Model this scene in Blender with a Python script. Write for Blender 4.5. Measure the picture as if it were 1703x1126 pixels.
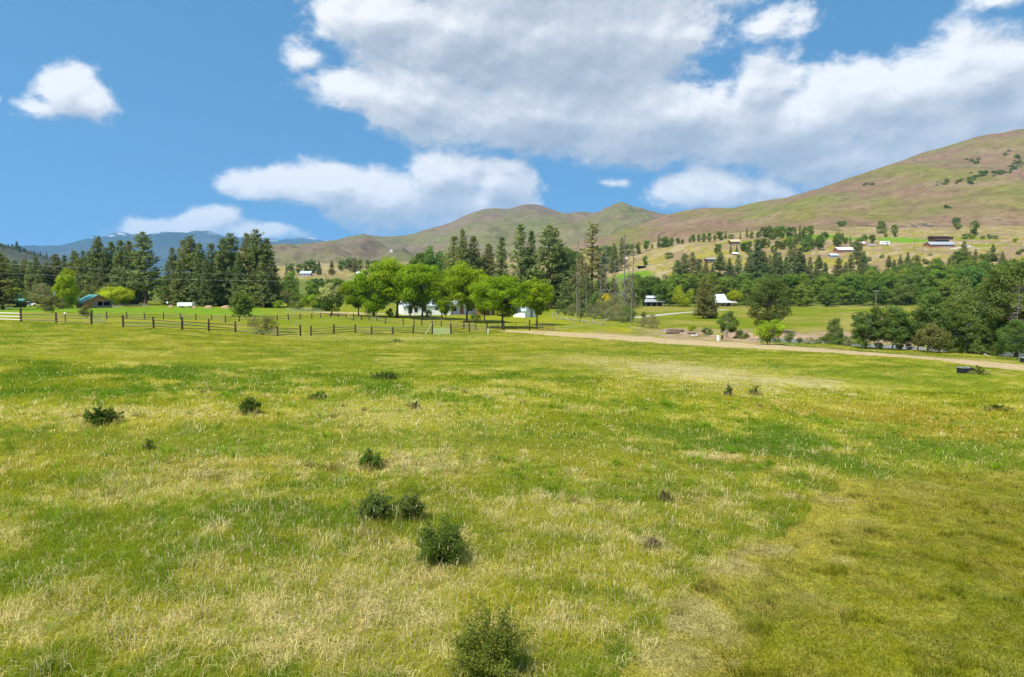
import bpy, bmesh, math, random
import numpy as np
from math import radians, sin, cos, pi, sqrt, atan2
from mathutils import Vector, Matrix

for _o in list(bpy.data.objects):
    bpy.data.objects.remove(_o)
scene = bpy.context.scene
COL = scene.collection
RNG = np.random.default_rng(11)

# ------------------------------------------------------------------ camera
F_PX = 1135.0                      # focal length in photograph pixels (24 mm lens)
PITCH = math.atan(98.0 / F_PX)     # the drone looks slightly down
cam_d = bpy.data.cameras.new('camera')
cam = bpy.data.objects.new('camera', cam_d)
COL.objects.link(cam)
cam.location = (0, 0, 0)
cam.rotation_euler = (pi / 2 - PITCH, 0, 0)
cam_d.sensor_width = 36.0
cam_d.lens = 36.0 * F_PX / 1703.0
cam_d.clip_start = 0.2
cam_d.clip_end = 80000.0
scene.camera = cam

# ------------------------------------------------------------------ exposure
scene.view_settings.view_transform = 'Standard'
scene.view_settings.look = 'None'
scene.view_settings.gamma = 1.0
scene.view_settings.use_curve_mapping = False
scene.view_settings.exposure = 0.45
scene.cycles.max_bounces = 6
scene.cycles.diffuse_bounces = 3
scene.cycles.glossy_bounces = 2
scene.cycles.transmission_bounces = 3
scene.cycles.transparent_max_bounces = 6
scene.cycles.volume_bounces = 0
scene.cycles.use_denoising = True
scene.cycles.use_adaptive_sampling = True
scene.cycles.adaptive_threshold = 0.02
scene.cycles.adaptive_min_samples = 16
scene.cycles.sample_clamp_indirect = 6.0

# ------------------------------------------------------------------ sun
SUN_EL = radians(56)
SUN_VEC = Vector((-0.50, -0.62, 0)).normalized() * cos(SUN_EL) + Vector((0, 0, sin(SUN_EL)))
sun_d = bpy.data.lights.new('sun', 'SUN')
sun_d.energy = 5.0
sun_d.angle = radians(1.2)
sun_d.color = (1.0, 0.955, 0.88)
sun = bpy.data.objects.new('sun', sun_d)
COL.objects.link(sun)
sun.rotation_euler = SUN_VEC.to_track_quat('Z', 'Y').to_euler()


def ray(px, py):
    """world direction through a pixel of the photograph"""
    cx = (px - 851.5) / F_PX
    cy = -(py - 563.0) / F_PX
    return (cx, cos(PITCH) + cy * sin(PITCH), -sin(PITCH) + cy * cos(PITCH))


# ------------------------------------------------------------------ node helpers
class NT:
    def __init__(self, tree):
        self.t = tree
        self.n = tree.nodes
        self.l = tree.links

    def node(self, typ, **kw):
        nd = self.n.new(typ)
        for k, v in kw.items():
            setattr(nd, k, v)
        return nd

    def link(self, a, b):
        self.l.new(a, b)

    def _set(self, sock, v):
        if isinstance(v, bpy.types.NodeSocket):
            self.l.new(v, sock)
        elif v is not None:
            if isinstance(v, (tuple, list)) and hasattr(sock, 'default_value') and len(sock.default_value) == 4 and len(v) == 3:
                v = (*v, 1.0)
            sock.default_value = v

    def math(self, op, a, b=None, c=None, clamp=False):
        nd = self.node('ShaderNodeMath', operation=op, use_clamp=clamp)
        self._set(nd.inputs[0], a)
        if b is not None: self._set(nd.inputs[1], b)
        if c is not None: self._set(nd.inputs[2], c)
        return nd.outputs[0]

    def vmath(self, op, a, b=None, c=None):
        nd = self.node('ShaderNodeVectorMath', operation=op)
        self._set(nd.inputs[0], a)
        if b is not None: self._set(nd.inputs[1], b)
        if c is not None: self._set(nd.inputs[2], c)
        return nd.outputs['Value'] if op in ('LENGTH', 'DOT_PRODUCT', 'DISTANCE') else nd.outputs[0]

    def mix(self, f, a, b, blend='MIX'):
        nd = self.node('ShaderNodeMix', data_type='RGBA', blend_type=blend)
        self._set(nd.inputs[0], f)
        self._set(nd.inputs[6], a)
        self._set(nd.inputs[7], b)
        return nd.outputs[2]

    def noise(self, vec, scale, detail=4, rough=0.55, dist=0.0, out=0):
        nd = self.node('ShaderNodeTexNoise')
        nd.inputs['Scale'].default_value = scale
        nd.inputs['Detail'].default_value = detail
        nd.inputs['Roughness'].default_value = rough
        nd.inputs['Distortion'].default_value = dist
        if vec is not None: self.l.new(vec, nd.inputs['Vector'])
        return nd.outputs[out]

    def ramp(self, f, stops, interp='LINEAR'):
        nd = self.node('ShaderNodeValToRGB')
        cr = nd.color_ramp
        cr.interpolation = interp
        while len(cr.elements) < len(stops): cr.elements.new(0.5)
        for e, (p, c) in zip(cr.elements, stops):
            e.position = p
            e.color = (*c, 1) if len(c) == 3 else c
        self.l.new(f, nd.inputs[0])
        return nd.outputs[0]

    def smooth(self, v, lo, hi, olo=0.0, ohi=1.0):
        nd = self.node('ShaderNodeMapRange', interpolation_type='SMOOTHSTEP')
        self._set(nd.inputs[0], v)
        for i, q in enumerate((lo, hi, olo, ohi)): self._set(nd.inputs[1 + i], q)
        return nd.outputs[0]

    def xyz(self, x, y, z):
        nd = self.node('ShaderNodeCombineXYZ')
        for i, v in enumerate((x, y, z)): self._set(nd.inputs[i], v)
        return nd.outputs[0]


# ------------------------------------------------------------------ sky with fair-weather clouds
world = bpy.data.worlds.new('World')
scene.world = world
world.use_nodes = True
wt = NT(world.node_tree)
wt.n.clear()
SKY_STRENGTH = 0.14

# cloud masses: centre (photo pixel), half width, half height, weight
CLOUDS = [
    # isolated cumulus on the left
    (128, 155, 64, 42, .95), (150, 180, 58, 28, .85), (85, 182, 50, 24, .65),
    # long bank low in the middle
    (455, 305, 95, 26, .85), (560, 312, 110, 40, .9), (660, 335, 140, 48, .95), (745, 295, 70, 48, 1.05), (835, 305, 75, 46, 1.0),
    (770, 345, 130, 40, .9),
    # bank over the snowy range
    (300, 378, 110, 22, .8), (350, 366, 60, 24, .9), (450, 384, 80, 20, .75),
    # low right cumulus
    (1195, 318, 115, 36, .95), (1270, 318, 50, 28, .8), (1020, 308, 36, 13, .62),
    # the great bank
    (650, 25, 130, 55, 1.0), (800, 60, 190, 110, 1.1), (960, 70, 230, 120, 1.15), (1110, 55, 130, 75, .85),
    (585, 150, 95, 42, .8), (700, 165, 150, 60, .9), (900, 190, 260, 70, 1.05), (1100, 200, 240, 80, 1.1),
    (1270, 140, 78, 72, .9), (1320, 210, 220, 85, 1.1), (1490, 170, 170, 80, 1.0), (1640, 130, 150, 80, 1.05),
    (1580, 220, 230, 90, 1.05), (1800, 150, 260, 110, 1.0), (1380, 270, 150, 40, .85), (840, 235, 50, 18, .7), (500, 88, 42, 26, .6),
    (1670, 8, 70, 20, .6), (1270, 40, 60, 30, .55), (950, -60, 380, 60, 1.0), (5, 160, 18, 12, .6),
]
# more of the same sky beyond the picture
_rs = random.Random(4)
BEYOND = [(-1.25, .42, .30, .13), (-2.0, .30, .35, .10), (-2.8, .45, .32, .13), (2.6, .35, .34, .12), (1.75, .40, .36, .14), (1.2, .45, .34, .14),
          (-.65, .62, .18, .08), (.1, .8, .35, .12), (2.1, .75, .4, .13), (-1.7, .8, .4, .12), (-2.6, .17, .3, .05), (1.5, .16, .3, .05), (3.0, .12, .3, .04)]


def cloud_group(noisy=True):
    g = bpy.data.node_groups.new('cloud_field' if noisy else 'cloud_mass', 'ShaderNodeTree')
    g.interface.new_socket('Direction', in_out='INPUT', socket_type='NodeSocketVector')
    g.interface.new_socket('Lift', in_out='INPUT', socket_type='NodeSocketFloat')
    g.interface.new_socket('Field', in_out='OUTPUT', socket_type='NodeSocketFloat')
    q = NT(g)
    gi = q.node('NodeGroupInput')
    go = q.node('NodeGroupOutput')
    sp = q.node('ShaderNodeSeparateXYZ')
    q.link(gi.outputs[0], sp.inputs[0])
    az = q.math('ARCTAN2', sp.outputs[0], sp.outputs[1])
    el = q.math('ADD', q.math('ARCSINE', sp.outputs[2]), gi.outputs[1])
    p = q.xyz(az, el, 0.0)
    ps = q.vmath('MULTIPLY', p, (1.0, 1.45, 1.0))
    warp = q.noise(ps, 5.0, 3, 0.5, out=1)
    pw = q.vmath('MULTIPLY_ADD', q.vmath('SUBTRACT', warp, (.5, .5, .5)), (0.10, 0.045, 0.0), p)
    big = None
    blobs = []
    for (px, py, rx, ry, w) in CLOUDS:
        d = Vector(ray(px, py)).normalized()
        a, e = atan2(d.x, d.y), math.asin(d.z)
        blobs.append((a, e, rx * cos(a) ** 2 / F_PX * 1.12, ry * cos(a) / F_PX * 1.12, w))
    for (a, e, ra, re) in BEYOND:
        blobs.append((a, e, ra, re, 1.0))
    for (a, e, ra, re, w) in blobs:
        v = q.vmath('MULTIPLY', q.vmath('SUBTRACT', pw, (a, e, 0.0)), (1 / ra, 1 / re, 0.0))
        f = q.math('MULTIPLY_ADD', q.vmath('LENGTH', v), -w, w)
        big = f if big is None else q.math('SMOOTH_MAX', big, f, 0.22)
    if not noisy:
        q.link(big, go.inputs[0])
        return g
    n1 = q.noise(ps, 8.5, 8, 0.61, 0.15)
    n2 = q.noise(q.vmath('ADD', ps, (7.1, 3.3, 1.0)), 38.0, 6, 0.62, 0.2)
    fld = q.math('ADD', big, q.math('MULTIPLY_ADD', n1, 1.7, -0.93))
    fld = q.math('ADD', fld, q.math('MULTIPLY_ADD', n2, 0.56, -0.28))
    q.link(fld, go.inputs[0])
    return g


CG = cloud_group()
CM = cloud_group(False)
_tc = wt.node('ShaderNodeTexCoord')
_dir = wt.vmath('NORMALIZE', _tc.outputs['Generated'])


def _field(grp, lift, side=0.0):
    nd = wt.node('ShaderNodeGroup', node_tree=grp)
    wt.link(wt.vmath('ADD', _dir, (side, 0.0, 0.0)) if side else _dir, nd.inputs[0])
    nd.inputs[1].default_value = lift
    return nd.outputs[0]


_f0 = _field(CG, 0.0)
_f1 = _field(CG, 0.013, -0.008)                 # a little nearer to the sun: billows catch the light
_f2 = _field(CM, 0.042)                         # the body of cloud above: undersides go grey
_cover = wt.smooth(_f0, -0.12, 0.34)
_relief = wt.math('SUBTRACT', _f0, _f1)
_lit = wt.math('MULTIPLY_ADD', _relief, 0.7, 0.92)
_lit = wt.math('SUBTRACT', _lit, wt.smooth(_f2, -0.10, 1.05, 0.0, 0.62), clamp=True)
_ccol = wt.ramp(_lit, [(0.0, (2.05, 2.4, 2.85)), (0.3, (2.65, 2.98, 3.4)), (0.6, (3.6, 3.8, 4.1)), (0.85, (4.9, 4.95, 5.05)), (1.0, (5.6, 5.6, 5.6))])
_sky = wt.node('ShaderNodeTexSky', sky_type='NISHITA')
_sky.sun_disc = False
_sky.sun_elevation = SUN_EL
_sky.sun_rotation = atan2(SUN_VEC.x, SUN_VEC.y)
_sky.altitude = 600
_sky.air_density = 1.0
_sky.dust_density = 2.2
_sky.ozone_density = 1.2
_sv = wt.vmath('MULTIPLY_ADD', _dir, (1.0, 1.0, 0.72), (0.0, 0.0, 0.34))
wt.link(wt.vmath('NORMALIZE', _sv), _sky.inputs[0])
_sepz = wt.node('ShaderNodeSeparateXYZ')
wt.link(_dir, _sepz.inputs[0])
_up = wt.smooth(_sepz.outputs[2], -0.02, 0.03)
_fac = wt.math('MULTIPLY', wt.math('MULTIPLY', _cover, 0.96), _up)
_blue = wt.vmath('MULTIPLY', _sky.outputs[0], (0.56, 0.98, 1.06))
_col = wt.mix(_fac, _blue, _ccol)
_bg = wt.node('ShaderNodeBackground')
wt.link(_col, _bg.inputs[0])
_bg.inputs[1].default_value = SKY_STRENGTH
_wo = wt.node('ShaderNodeOutputWorld')
wt.link(_bg.outputs[0], _wo.inputs[0])
world.cycles.sampling_method = 'NONE'      # the sky is smooth: bounce rays find it without a lookup map


# ------------------------------------------------------------------ numeric helpers
def _hash(ix, iy, seed):
    h = (ix.astype(np.int64) * 374761393 + iy.astype(np.int64) * 668265263 + seed * 1442695041) & 0x7fffffff
    h = ((h ^ (h >> 13)) * 1274126177) & 0x7fffffff
    h = (h ^ (h >> 16)) & 0xffffff
    return h / float(0xffffff)


def vnoise(x, y, seed=0):
    x = np.asarray(x, float); y = np.asarray(y, float)
    ix, iy = np.floor(x), np.floor(y)
    fx, fy = x - ix, y - iy
    fx = fx * fx * (3 - 2 * fx); fy = fy * fy * (3 - 2 * fy)
    a = _hash(ix, iy, seed); b = _hash(ix + 1, iy, seed); c = _hash(ix, iy + 1, seed); d = _hash(ix + 1, iy + 1, seed)
    return a + (b - a) * fx + (c - a) * fy + (a - b - c + d) * fx * fy


def fbm(x, y, seed=0, octv=4, rough=0.5):
    s = 0; a = 1.0; t = 0
    for k in range(octv):
        s = s + a * vnoise(x * 2 ** k + 17.3 * k, y * 2 ** k - 9.1 * k, seed + k)
        t += a; a *= rough
    return s / t


def sstep(v, a, b):
    t = np.clip((v - a) / (b - a), 0, 1)
    return t * t * (3 - 2 * t)


def X_at(px, Y, py=500.0):
    r = ray(px, py)
    return r[0] * Y / r[1]


def Z_at(px, py, Y):
    r = ray(px, py)
    return r[2] * Y / r[1]


# ------------------------------------------------------------------ lie of the land
# surveyed columns: photo column -> (distance, photo row) of the ground
SURVEY = {
    -700: [(9, 1119), (20, 750), (36, 620), (58, 558), (75, 531), (130, 521), (190, 511), (260, 502)],
    0:    [(9, 1119), (20, 750), (36, 621), (58, 560), (75, 533), (130, 524), (190, 512), (260, 502)],
    150:  [(9, 1119), (20, 750), (38, 618), (60, 566), (76, 541), (130, 528), (190, 512), (260, 502)],
    300:  [(9, 1119), (20, 750), (40, 615), (60, 574), (75, 549), (130, 533), (165, 519), (200, 509), (260, 503)],
    460:  [(9, 1119), (20, 755), (40, 618), (70, 576), (95, 558), (130, 536), (200, 512), (260, 504)],
    700:  [(9, 1119), (20, 760), (40, 625), (70, 580), (102, 556), (135, 540), (155, 532), (175, 526), (260, 506)],
    950:  [(9, 1121), (20, 765), (40, 630), (70, 585), (103, 556), (130, 541), (160, 531), (260, 508)],
    1150: [(9, 1125), (20, 775), (40, 640), (70, 595), (97, 572), (115, 560), (130, 551), (170, 535), (230, 518), (270, 509)],
    1350: [(9, 1130), (20, 785), (40, 650), (65, 598), (80, 582), (95, 572), (122, 561), (140, 549), (200, 525), (260, 511)],
    1500: [(9, 1135), (20, 795), (40, 665), (55, 612), (68, 592), (85, 584), (98, 580), (118, 565), (140, 549), (200, 525), (260, 511)],
    1703: [(9, 1140), (20, 805), (35, 672), (50, 627), (57, 614), (75, 599), (92, 591), (120, 562), (140, 549), (200, 525), (260, 511)],
    2400: [(9, 1140), (20, 805), (35, 672), (50, 627), (57, 614), (75, 599), (92, 591), (120, 562), (140, 549), (200, 525), (260, 511)],
}
FARZ = {   # beyond the valley floor: (distance, height)
    -700: [(420, -8), (700, -8), (1000, -6)], 0: [(420, -8), (700, -8), (1000, -6)], 150: [(420, -8), (700, -8), (1000, -6)],
    300: [(420, -8), (700, -6), (1000, 0)], 460: [(420, -8), (560, 2), (700, 9), (1000, 22)],
    700: [(420, -8), (560, 4), (700, 12), (1000, 26)], 950: [(420, -8), (500, -2), (600, 8), (750, 20), (900, 32)],
    1150: [(400, -8), (440, -2), (480, 13), (510, 18), (560, 30), (640, 42), (700, 48)], 1350: [(380, -8), (430, 2), (462, 16), (478, 19), (510, 26), (560, 33), (700, 52)],
    1500: [(380, -8), (425, 5), (458, 18), (486, 21), (510, 25.5), (540, 29), (620, 41), (700, 54)], 1703: [(380, -8), (422, 9), (452, 21), (486, 23), (510, 27), (600, 40), (700, 54)],
    2400: [(380, -7), (425, 10), (455, 22), (520, 26), (600, 36), (700, 50)],
}
_NY, _NU = 520, 260
_LY = np.linspace(math.log(8.5), math.log(18000), _NY)
_US = np.linspace(-2.2, 2.2, _NU)
_pxs = sorted(SURVEY)
_cols = []
for _p in _pxs:
    pts = [(d, Z_at(_p, py, d)) for d, py in SURVEY[_p]] + FARZ[_p]
    pts = pts + [(18000, pts[-1][1])]
    _cols.append(np.interp(_LY, [math.log(d) for d, _ in pts], [z for _, z in pts]))
_cols = np.array(_cols)
_cu = np.array([(p - 851.5) / F_PX for p in _pxs])
_G = np.empty((_NY, _NU))
for _i in range(_NY):
    _G[_i] = np.interp(_US, _cu, _cols[:, _i])


def _blur(a, n, axis):
    k = np.hanning(n + 2)[1:-1]; k /= k.sum()
    pad = [(0, 0), (0, 0)]; pad[axis] = (n // 2, n // 2)
    return np.apply_along_axis(lambda r: np.convolve(r, k, 'valid'), axis, np.pad(a, pad, mode='edge'))


_G = _blur(_blur(_G, 9, 0), 17, 1)

RIVER_Z = -10.6
RIVER = [(1262, 122), (1290, 117), (1340, 112.5), (1440, 107), (1530, 101.5), (1640, 96), (1760, 91), (2000, 84), (2500, 70)]
RIVER_W = [(X_at(p, y), y) for p, y in RIVER]


def poly_dist(X, Y, pts):
    """distance to a polyline and parameter along it"""
    best = np.full(np.shape(X), 1e9); par = np.zeros(np.shape(X)); acc = 0
    for (x0, y0), (x1, y1) in zip(pts[:-1], pts[1:]):
        dx, dy = x1 - x0, y1 - y0
        L = math.hypot(dx, dy)
        t = np.clip(((X - x0) * dx + (Y - y0) * dy) / (L * L), 0, 1)
        d = np.hypot(X - x0 - t * dx, Y - y0 - t * dy)
        m = d < best
        best = np.where(m, d, best); par = np.where(m, acc + t * L, par); acc += L
    return best, par


def ground_z(X, Y, rough=True):
    X = np.asarray(X, float); Y = np.asarray(Y, float)
    Yc = np.clip(Y, 8.6, 17900)
    u = np.clip(X / Yc, -2.19, 2.19)
    fy = (np.log(Yc) - _LY[0]) / (_LY[-1] - _LY[0]) * (_NY - 1)
    fu = (u - _US[0]) / (_US[-1] - _US[0]) * (_NU - 1)
    iy = np.clip(fy.astype(int), 0, _NY - 2); iu = np.clip(fu.astype(int), 0, _NU - 2)
    a, b = fy - iy, fu - iu
    z = (_G[iy, iu] * (1 - a) + _G[iy + 1, iu] * a) * (1 - b) + (_G[iy, iu + 1] * (1 - a) + _G[iy + 1, iu + 1] * a) * b
    if rough:
        near = sstep(Yc, 6, 14) * (1 - sstep(Yc, 120, 240))
        z = z + near * (0.28 * (fbm(X / 6.5, Y / 6.5, 3, 3) - .5) + 0.10 * (fbm(X / 1.3, Y / 1.3, 8, 2) - .5))
        far = sstep(Yc, 330, 480) * (1 - 0.8 * sstep(Yc, 900, 3000))
        z = z + far * ((3.0 + 5.0 * sstep(Yc, 560, 700)) * (fbm(X / 70, Y / 70, 21, 4) - .5) + 2.0 * (fbm(X / 14, Y / 14, 25, 3) - .5))
        r, _ = poly_dist(X, Y, RIVER_W)
        bed = RIVER_Z - 0.9 + 0.14 * np.maximum(r - 3.5, 0) ** 1.35
        z = np.where(r < 12, np.minimum(z, bed), z)
    return z


def gz(x, y):
    return float(ground_z(np.array([x]), np.array([y]))[0])


def pix_ground(px, py, rough=False):
    """where the ray through a pixel meets the ground"""
    r = ray(px, py)
    ys = np.exp(np.linspace(math.log(8.7), math.log(1500), 3000))
    xs = r[0] * ys / r[1]; zs = r[2] * ys / r[1]
    below = np.nonzero(zs <= ground_z(xs, ys, rough))[0]
    i = below[0] if len(below) else len(ys) - 1
    return float(xs[i]), float(ys[i])


# ------------------------------------------------------------------ mesh helpers
def new_mesh(name, verts, faces, mat=None, smooth=False, attrs=None, ngon=None):
    """verts (N,3) array, faces (M,3|4) array or list of such arrays"""
    me = bpy.data.meshes.new(name)
    V = np.asarray(verts, np.float32)
    FL = faces if isinstance(faces, list) and len(faces) and isinstance(faces[0], np.ndarray) else [np.asarray(faces, np.int32)]
    FL = [f for f in FL if len(f)]
    me.vertices.add(len(V))
    me.vertices.foreach_set('co', V.ravel())
    loops = np.concatenate([f.ravel() for f in FL]).astype(np.int32)
    tot = np.concatenate([np.full(len(f), f.shape[1], np.int32) for f in FL])
    me.loops.add(len(loops))
    me.loops.foreach_set('vertex_index', loops)
    me.polygons.add(len(tot))
    st = np.zeros(len(tot), np.int32); st[1:] = np.cumsum(tot)[:-1]
    me.polygons.foreach_set('loop_start', st)
    if smooth:
        me.polygons.foreach_set('use_smooth', np.ones(len(tot), bool))
    me.update(calc_edges=True)
    for k, arr in (attrs or {}).items():
        arr = np.asarray(arr, np.float32)
        if arr.ndim == 1:
            at = me.attributes.new(k, 'FLOAT', 'POINT'); at.data.foreach_set('value', arr)
        else:
            if arr.shape[1] == 3: arr = np.concatenate([arr, np.ones((len(arr), 1), np.float32)], 1)
            at = me.attributes.new(k, 'FLOAT_COLOR', 'POINT'); at.data.foreach_set('color', arr.ravel())
    if mat is not None: me.materials.append(mat)
    return me


def obj(name, me, parent=None, loc=None, rot=None, scale=None):
    o = bpy.data.objects.new(name, me)
    COL.objects.link(o)
    if parent is not None: o.parent = parent
    if loc is not None: o.location = loc
    if rot is not None: o.rotation_euler = rot
    if scale is not None: o.scale = (scale,) * 3 if isinstance(scale, (int, float)) else scale
    return o


def tag(o, label=None, cat=None, group=None, kind=None):
    if label: o['label'] = label
    if cat: o['category'] = cat
    if group: o['group'] = group
    if kind: o['kind'] = kind
    return o


def thing(name, label, cat, loc=(0, 0, 0), rotz=0.0, group=None):
    o = bpy.data.objects.new(name, None)
    o.empty_display_size = 0.5
    COL.objects.link(o)
    o.location = loc
    o.rotation_euler = (0, 0, rotz)
    return tag(o, label, cat, group)


def grid_faces(nr, nc):
    i = np.arange(nr - 1)[:, None] * nc + np.arange(nc - 1)[None, :]
    i = i.ravel()
    return np.stack([i, i + 1, i + 1 + nc, i + nc], 1).astype(np.int32)


def material(name):
    m = bpy.data.materials.new(name)
    m.use_nodes = True
    t = NT(m.node_tree)
    t.n.clear()
    out = t.node('ShaderNodeOutputMaterial')
    return m, t, out


def principled(t, out, color, rough=0.8, spec=0.2, metal=0.0, normal=None):
    b = t.node('ShaderNodeBsdfPrincipled')
    t._set(b.inputs['Base Color'], color)
    t._set(b.inputs['Roughness'], rough)
    b.inputs['Specular IOR Level'].default_value = spec
    t._set(b.inputs['Metallic'], metal)
    if normal is not None: t.link(normal, b.inputs['Normal'])
    t.link(b.outputs[0], out.inputs[0])
    return b


def bump(t, h, strength=0.5, dist=0.05):
    b = t.node('ShaderNodeBump')
    b.inputs['Strength'].default_value = strength
    b.inputs['Distance'].default_value = dist
    t.link(h, b.inputs['Height'])
    return b.outputs[0]


# ------------------------------------------------------------------ colours of the land (albedo)
LUSH = np.array((.075, .140, .007)); GREEN = np.array((.175, .205, .009)); YELL = np.array((.300, .260, .014))
STRAW = np.array((.49, .385, .18)); BROWN = np.array((.21, .15, .07)); RUSSET = np.array((.33, .20, .06)); OLIVE = np.array((.165, .140, .009))
EARTH = np.array((.30, .20, .125)); TAN = np.array((.33, .245, .14))

TRACK = [pix_ground(*p) for p in ((835, 549), (900, 553), (955, 557), (1040, 562), (1100, 566.5), (1200, 572), (1300, 579), (1400, 585), (1500, 592), (1600, 601), (1703, 611), (1800, 622))]
TRACK = TRACK + [(TRACK[-1][0] + 25, TRACK[-1][1] - 14)]
# edge of the mown corner, near right
TRACK_L = np.concatenate([[0], np.cumsum([math.hypot(b[0] - a[0], b[1] - a[1]) for a, b in zip(TRACK[:-1], TRACK[1:])])])
TRACK_W = [1.4, 3.8, 6.2, 7.0, 6.4, 5.4, 4.6, 4.1, 3.8, 3.6, 3.4, 3.4, 3.4]


def track_gap(X, Y):
    d, par = poly_dist(X, Y, TRACK)
    return d - np.interp(par, TRACK_L, TRACK_W)


MOWN = [pix_ground(*p) for p in ((1050, 1122), (1085, 1040), (1130, 985), (1190, 945), (1250, 905), (1310, 885), (1345, 850), (1390, 805), (1470, 792), (1600, 786), (1760, 783))]


def in_poly(X, Y, poly):
    inside = np.zeros(np.shape(X), bool)
    n = len(poly)
    for i in range(n):
        x0, y0 = poly[i]; x1, y1 = poly[(i + 1) % n]
        c = ((y0 > Y) != (y1 > Y)) & (X < (x1 - x0) * (Y - y0) / (y1 - y0 + 1e-12) + x0)
        inside ^= c
    return inside


MOWN_POLY = MOWN + [(60, MOWN[-1][1]), (60, -30), (MOWN[0][0] - 1.5, -30)]


def mown_mask(X, Y):
    jx = 0.5 * (fbm(X / 1.1, Y / 1.1, 71, 3) - .5) * 1.6
    jy = 0.8 * (fbm(X / 1.4, Y / 1.4, 75, 3) - .5) * 1.6
    return in_poly(X + jx, Y + jy, MOWN_POLY)


# patches of the meadow: photo column, row, half width, half height, kind, strength
PATCH = [
    (270, 615, 210, 16, 'lush', .8), (200, 648, 180, 16, 'lush', .7), (350, 645, 130, 9, 'lush', .8), (60, 640, 80, 16, 'lush', .5), (450, 645, 120, 14, 'lush', .4), (640, 645, 110, 10, 'lush', .45),
    (1150, 715, 170, 18, 'lush', .6), (1270, 752, 190, 30, 'lush', .75), (1330, 800, 70, 24, 'lush', .7), (1230, 830, 60, 24, 'lush', .5), (1290, 880, 50, 20, 'lush', .7),
    (1520, 745, 170, 22, 'lush', .5), (1090, 712, 40, 8, 'lush', .7), (520, 860, 100, 25, 'lush', .35), (380, 920, 90, 50, 'lush', .5), (150, 800, 70, 14, 'lush', .4), (90, 870, 80, 20, 'lush', .45),
    (520, 980, 70, 40, 'lush', .4), (1080, 800, 70, 10, 'lush', .4), (700, 820, 60, 10, 'lush', .4), (480, 890, 60, 30, 'lush', .35), (970, 635, 50, 5, 'lush', .5), (1300, 570, 60, 4, 'lush', .4),
    (430, 552, 60, 4, 'lush', .6), (600, 559, 150, 3, 'lush', .4), (650, 625, 25, 5, 'lush', .5), (1500, 640, 250, 14, 'green', .4),
    (160, 692, 180, 14, 'straw', .55), (330, 690, 140, 9, 'straw', .5), (440, 697, 40, 16, 'yell', .7), (690, 770, 130, 22, 'straw', .6), (290, 805, 140, 30, 'straw', .5), (190, 825, 120, 18, 'straw', .35),
    (640, 975, 210, 55, 'straw', .65), (560, 1040, 220, 55, 'straw', .6), (240, 1040, 200, 45, 'straw', .45), (90, 1010, 80, 40, 'straw', .4), (360, 955, 60, 30, 'straw', .5), (1170, 622, 140, 20, 'straw', .75), (1000, 600, 110, 8, 'straw', .5),
    (650, 690, 140, 22, 'straw', .5), (700, 562, 300, 4, 'straw', .4), (1320, 636, 110, 8, 'straw', .55), (1183, 757, 70, 6, 'straw', .9), (940, 860, 150, 30, 'straw', .45), (1000, 940, 170, 40, 'straw', .4),
    (870, 640, 60, 5, 'straw', .5), (800, 655, 60, 6, 'straw', .5), (620, 1100, 160, 40, 'straw', .5), (420, 770, 120, 12, 'straw', .4), (990, 680, 60, 6, 'straw', .3), (560, 830, 60, 14, 'straw', .3), (950, 1040, 130, 50, 'straw', .35),
    (640, 1030, 60, 20, 'brown', .5), (620, 890, 25, 12, 'brown', .5), (350, 790, 60, 10, 'brown', .4), (510, 775, 50, 8, 'brown', .4), (480, 1085, 60, 14, 'brown', .35), (1090, 905, 25, 10, 'brown', .7), (1150, 835, 40, 18, 'brown', .35), (560, 1000, 90, 18, 'brown', .3),
    (1500, 690, 170, 14, 'russet', .6), (1600, 720, 120, 14, 'russet', .5), (1270, 765, 60, 8, 'russet', .6), (1020, 775, 150, 20, 'yell', .5), (200, 592, 220, 8, 'yell', .5), (150, 640, 90, 6, 'yell', .6), (900, 690, 220, 22, 'yell', .45), (700, 800, 130, 20, 'yell', .35),
    (900, 750, 200, 24, 'yell', .3), (100, 770, 150, 24, 'yell', .4), (560, 575, 220, 6, 'yell', .4), (1000, 577, 160, 5, 'yell', .5), (1100, 600, 120, 6, 'yell', .4),
    (330, 770, 130, 12, 'russet', .3), (1500, 830, 130, 20, 'yell', .35),
    # mown corner
    (1150, 1020, 70, 50, 'straw', .7), (1130, 1090, 90, 50, 'straw', .6), (1290, 920, 60, 14, 'straw', .6), (1390, 830, 60, 8, 'straw', .6), (1230, 950, 60, 14, 'straw', .5), (1440, 870, 40, 8, 'brown', .5), (1340, 835, 40, 8, 'brown', .4), (1570, 860, 60, 10, 'brown', .3),
    (1260, 1010, 40, 14, 'brown', .4), (1530, 810, 60, 8, 'straw', .4), (1430, 885, 50, 6, 'brown', .4), (1640, 840, 60, 10, 'brown', .3), (1500, 1000, 120, 40, 'green', .3), (1350, 1000, 60, 20, 'straw', .4),
]
_PK = {'lush': LUSH, 'green': GREEN, 'yell': YELL, 'straw': STRAW, 'brown': BROWN, 'russet': RUSSET}
PATCH_W = []
for (px, py, rx, ry, k, s) in PATCH:
    x0, y0 = pix_ground(px, min(py, 1122))
    y1 = pix_ground(px, max(py - ry, 548))[1]
    y2 = pix_ground(px, min(py + ry, 1124))[1]
    PATCH_W.append((x0, y0, max(0.4, rx * y0 / F_PX), max(0.35, (y1 - y2) / 2), k, s))


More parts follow.
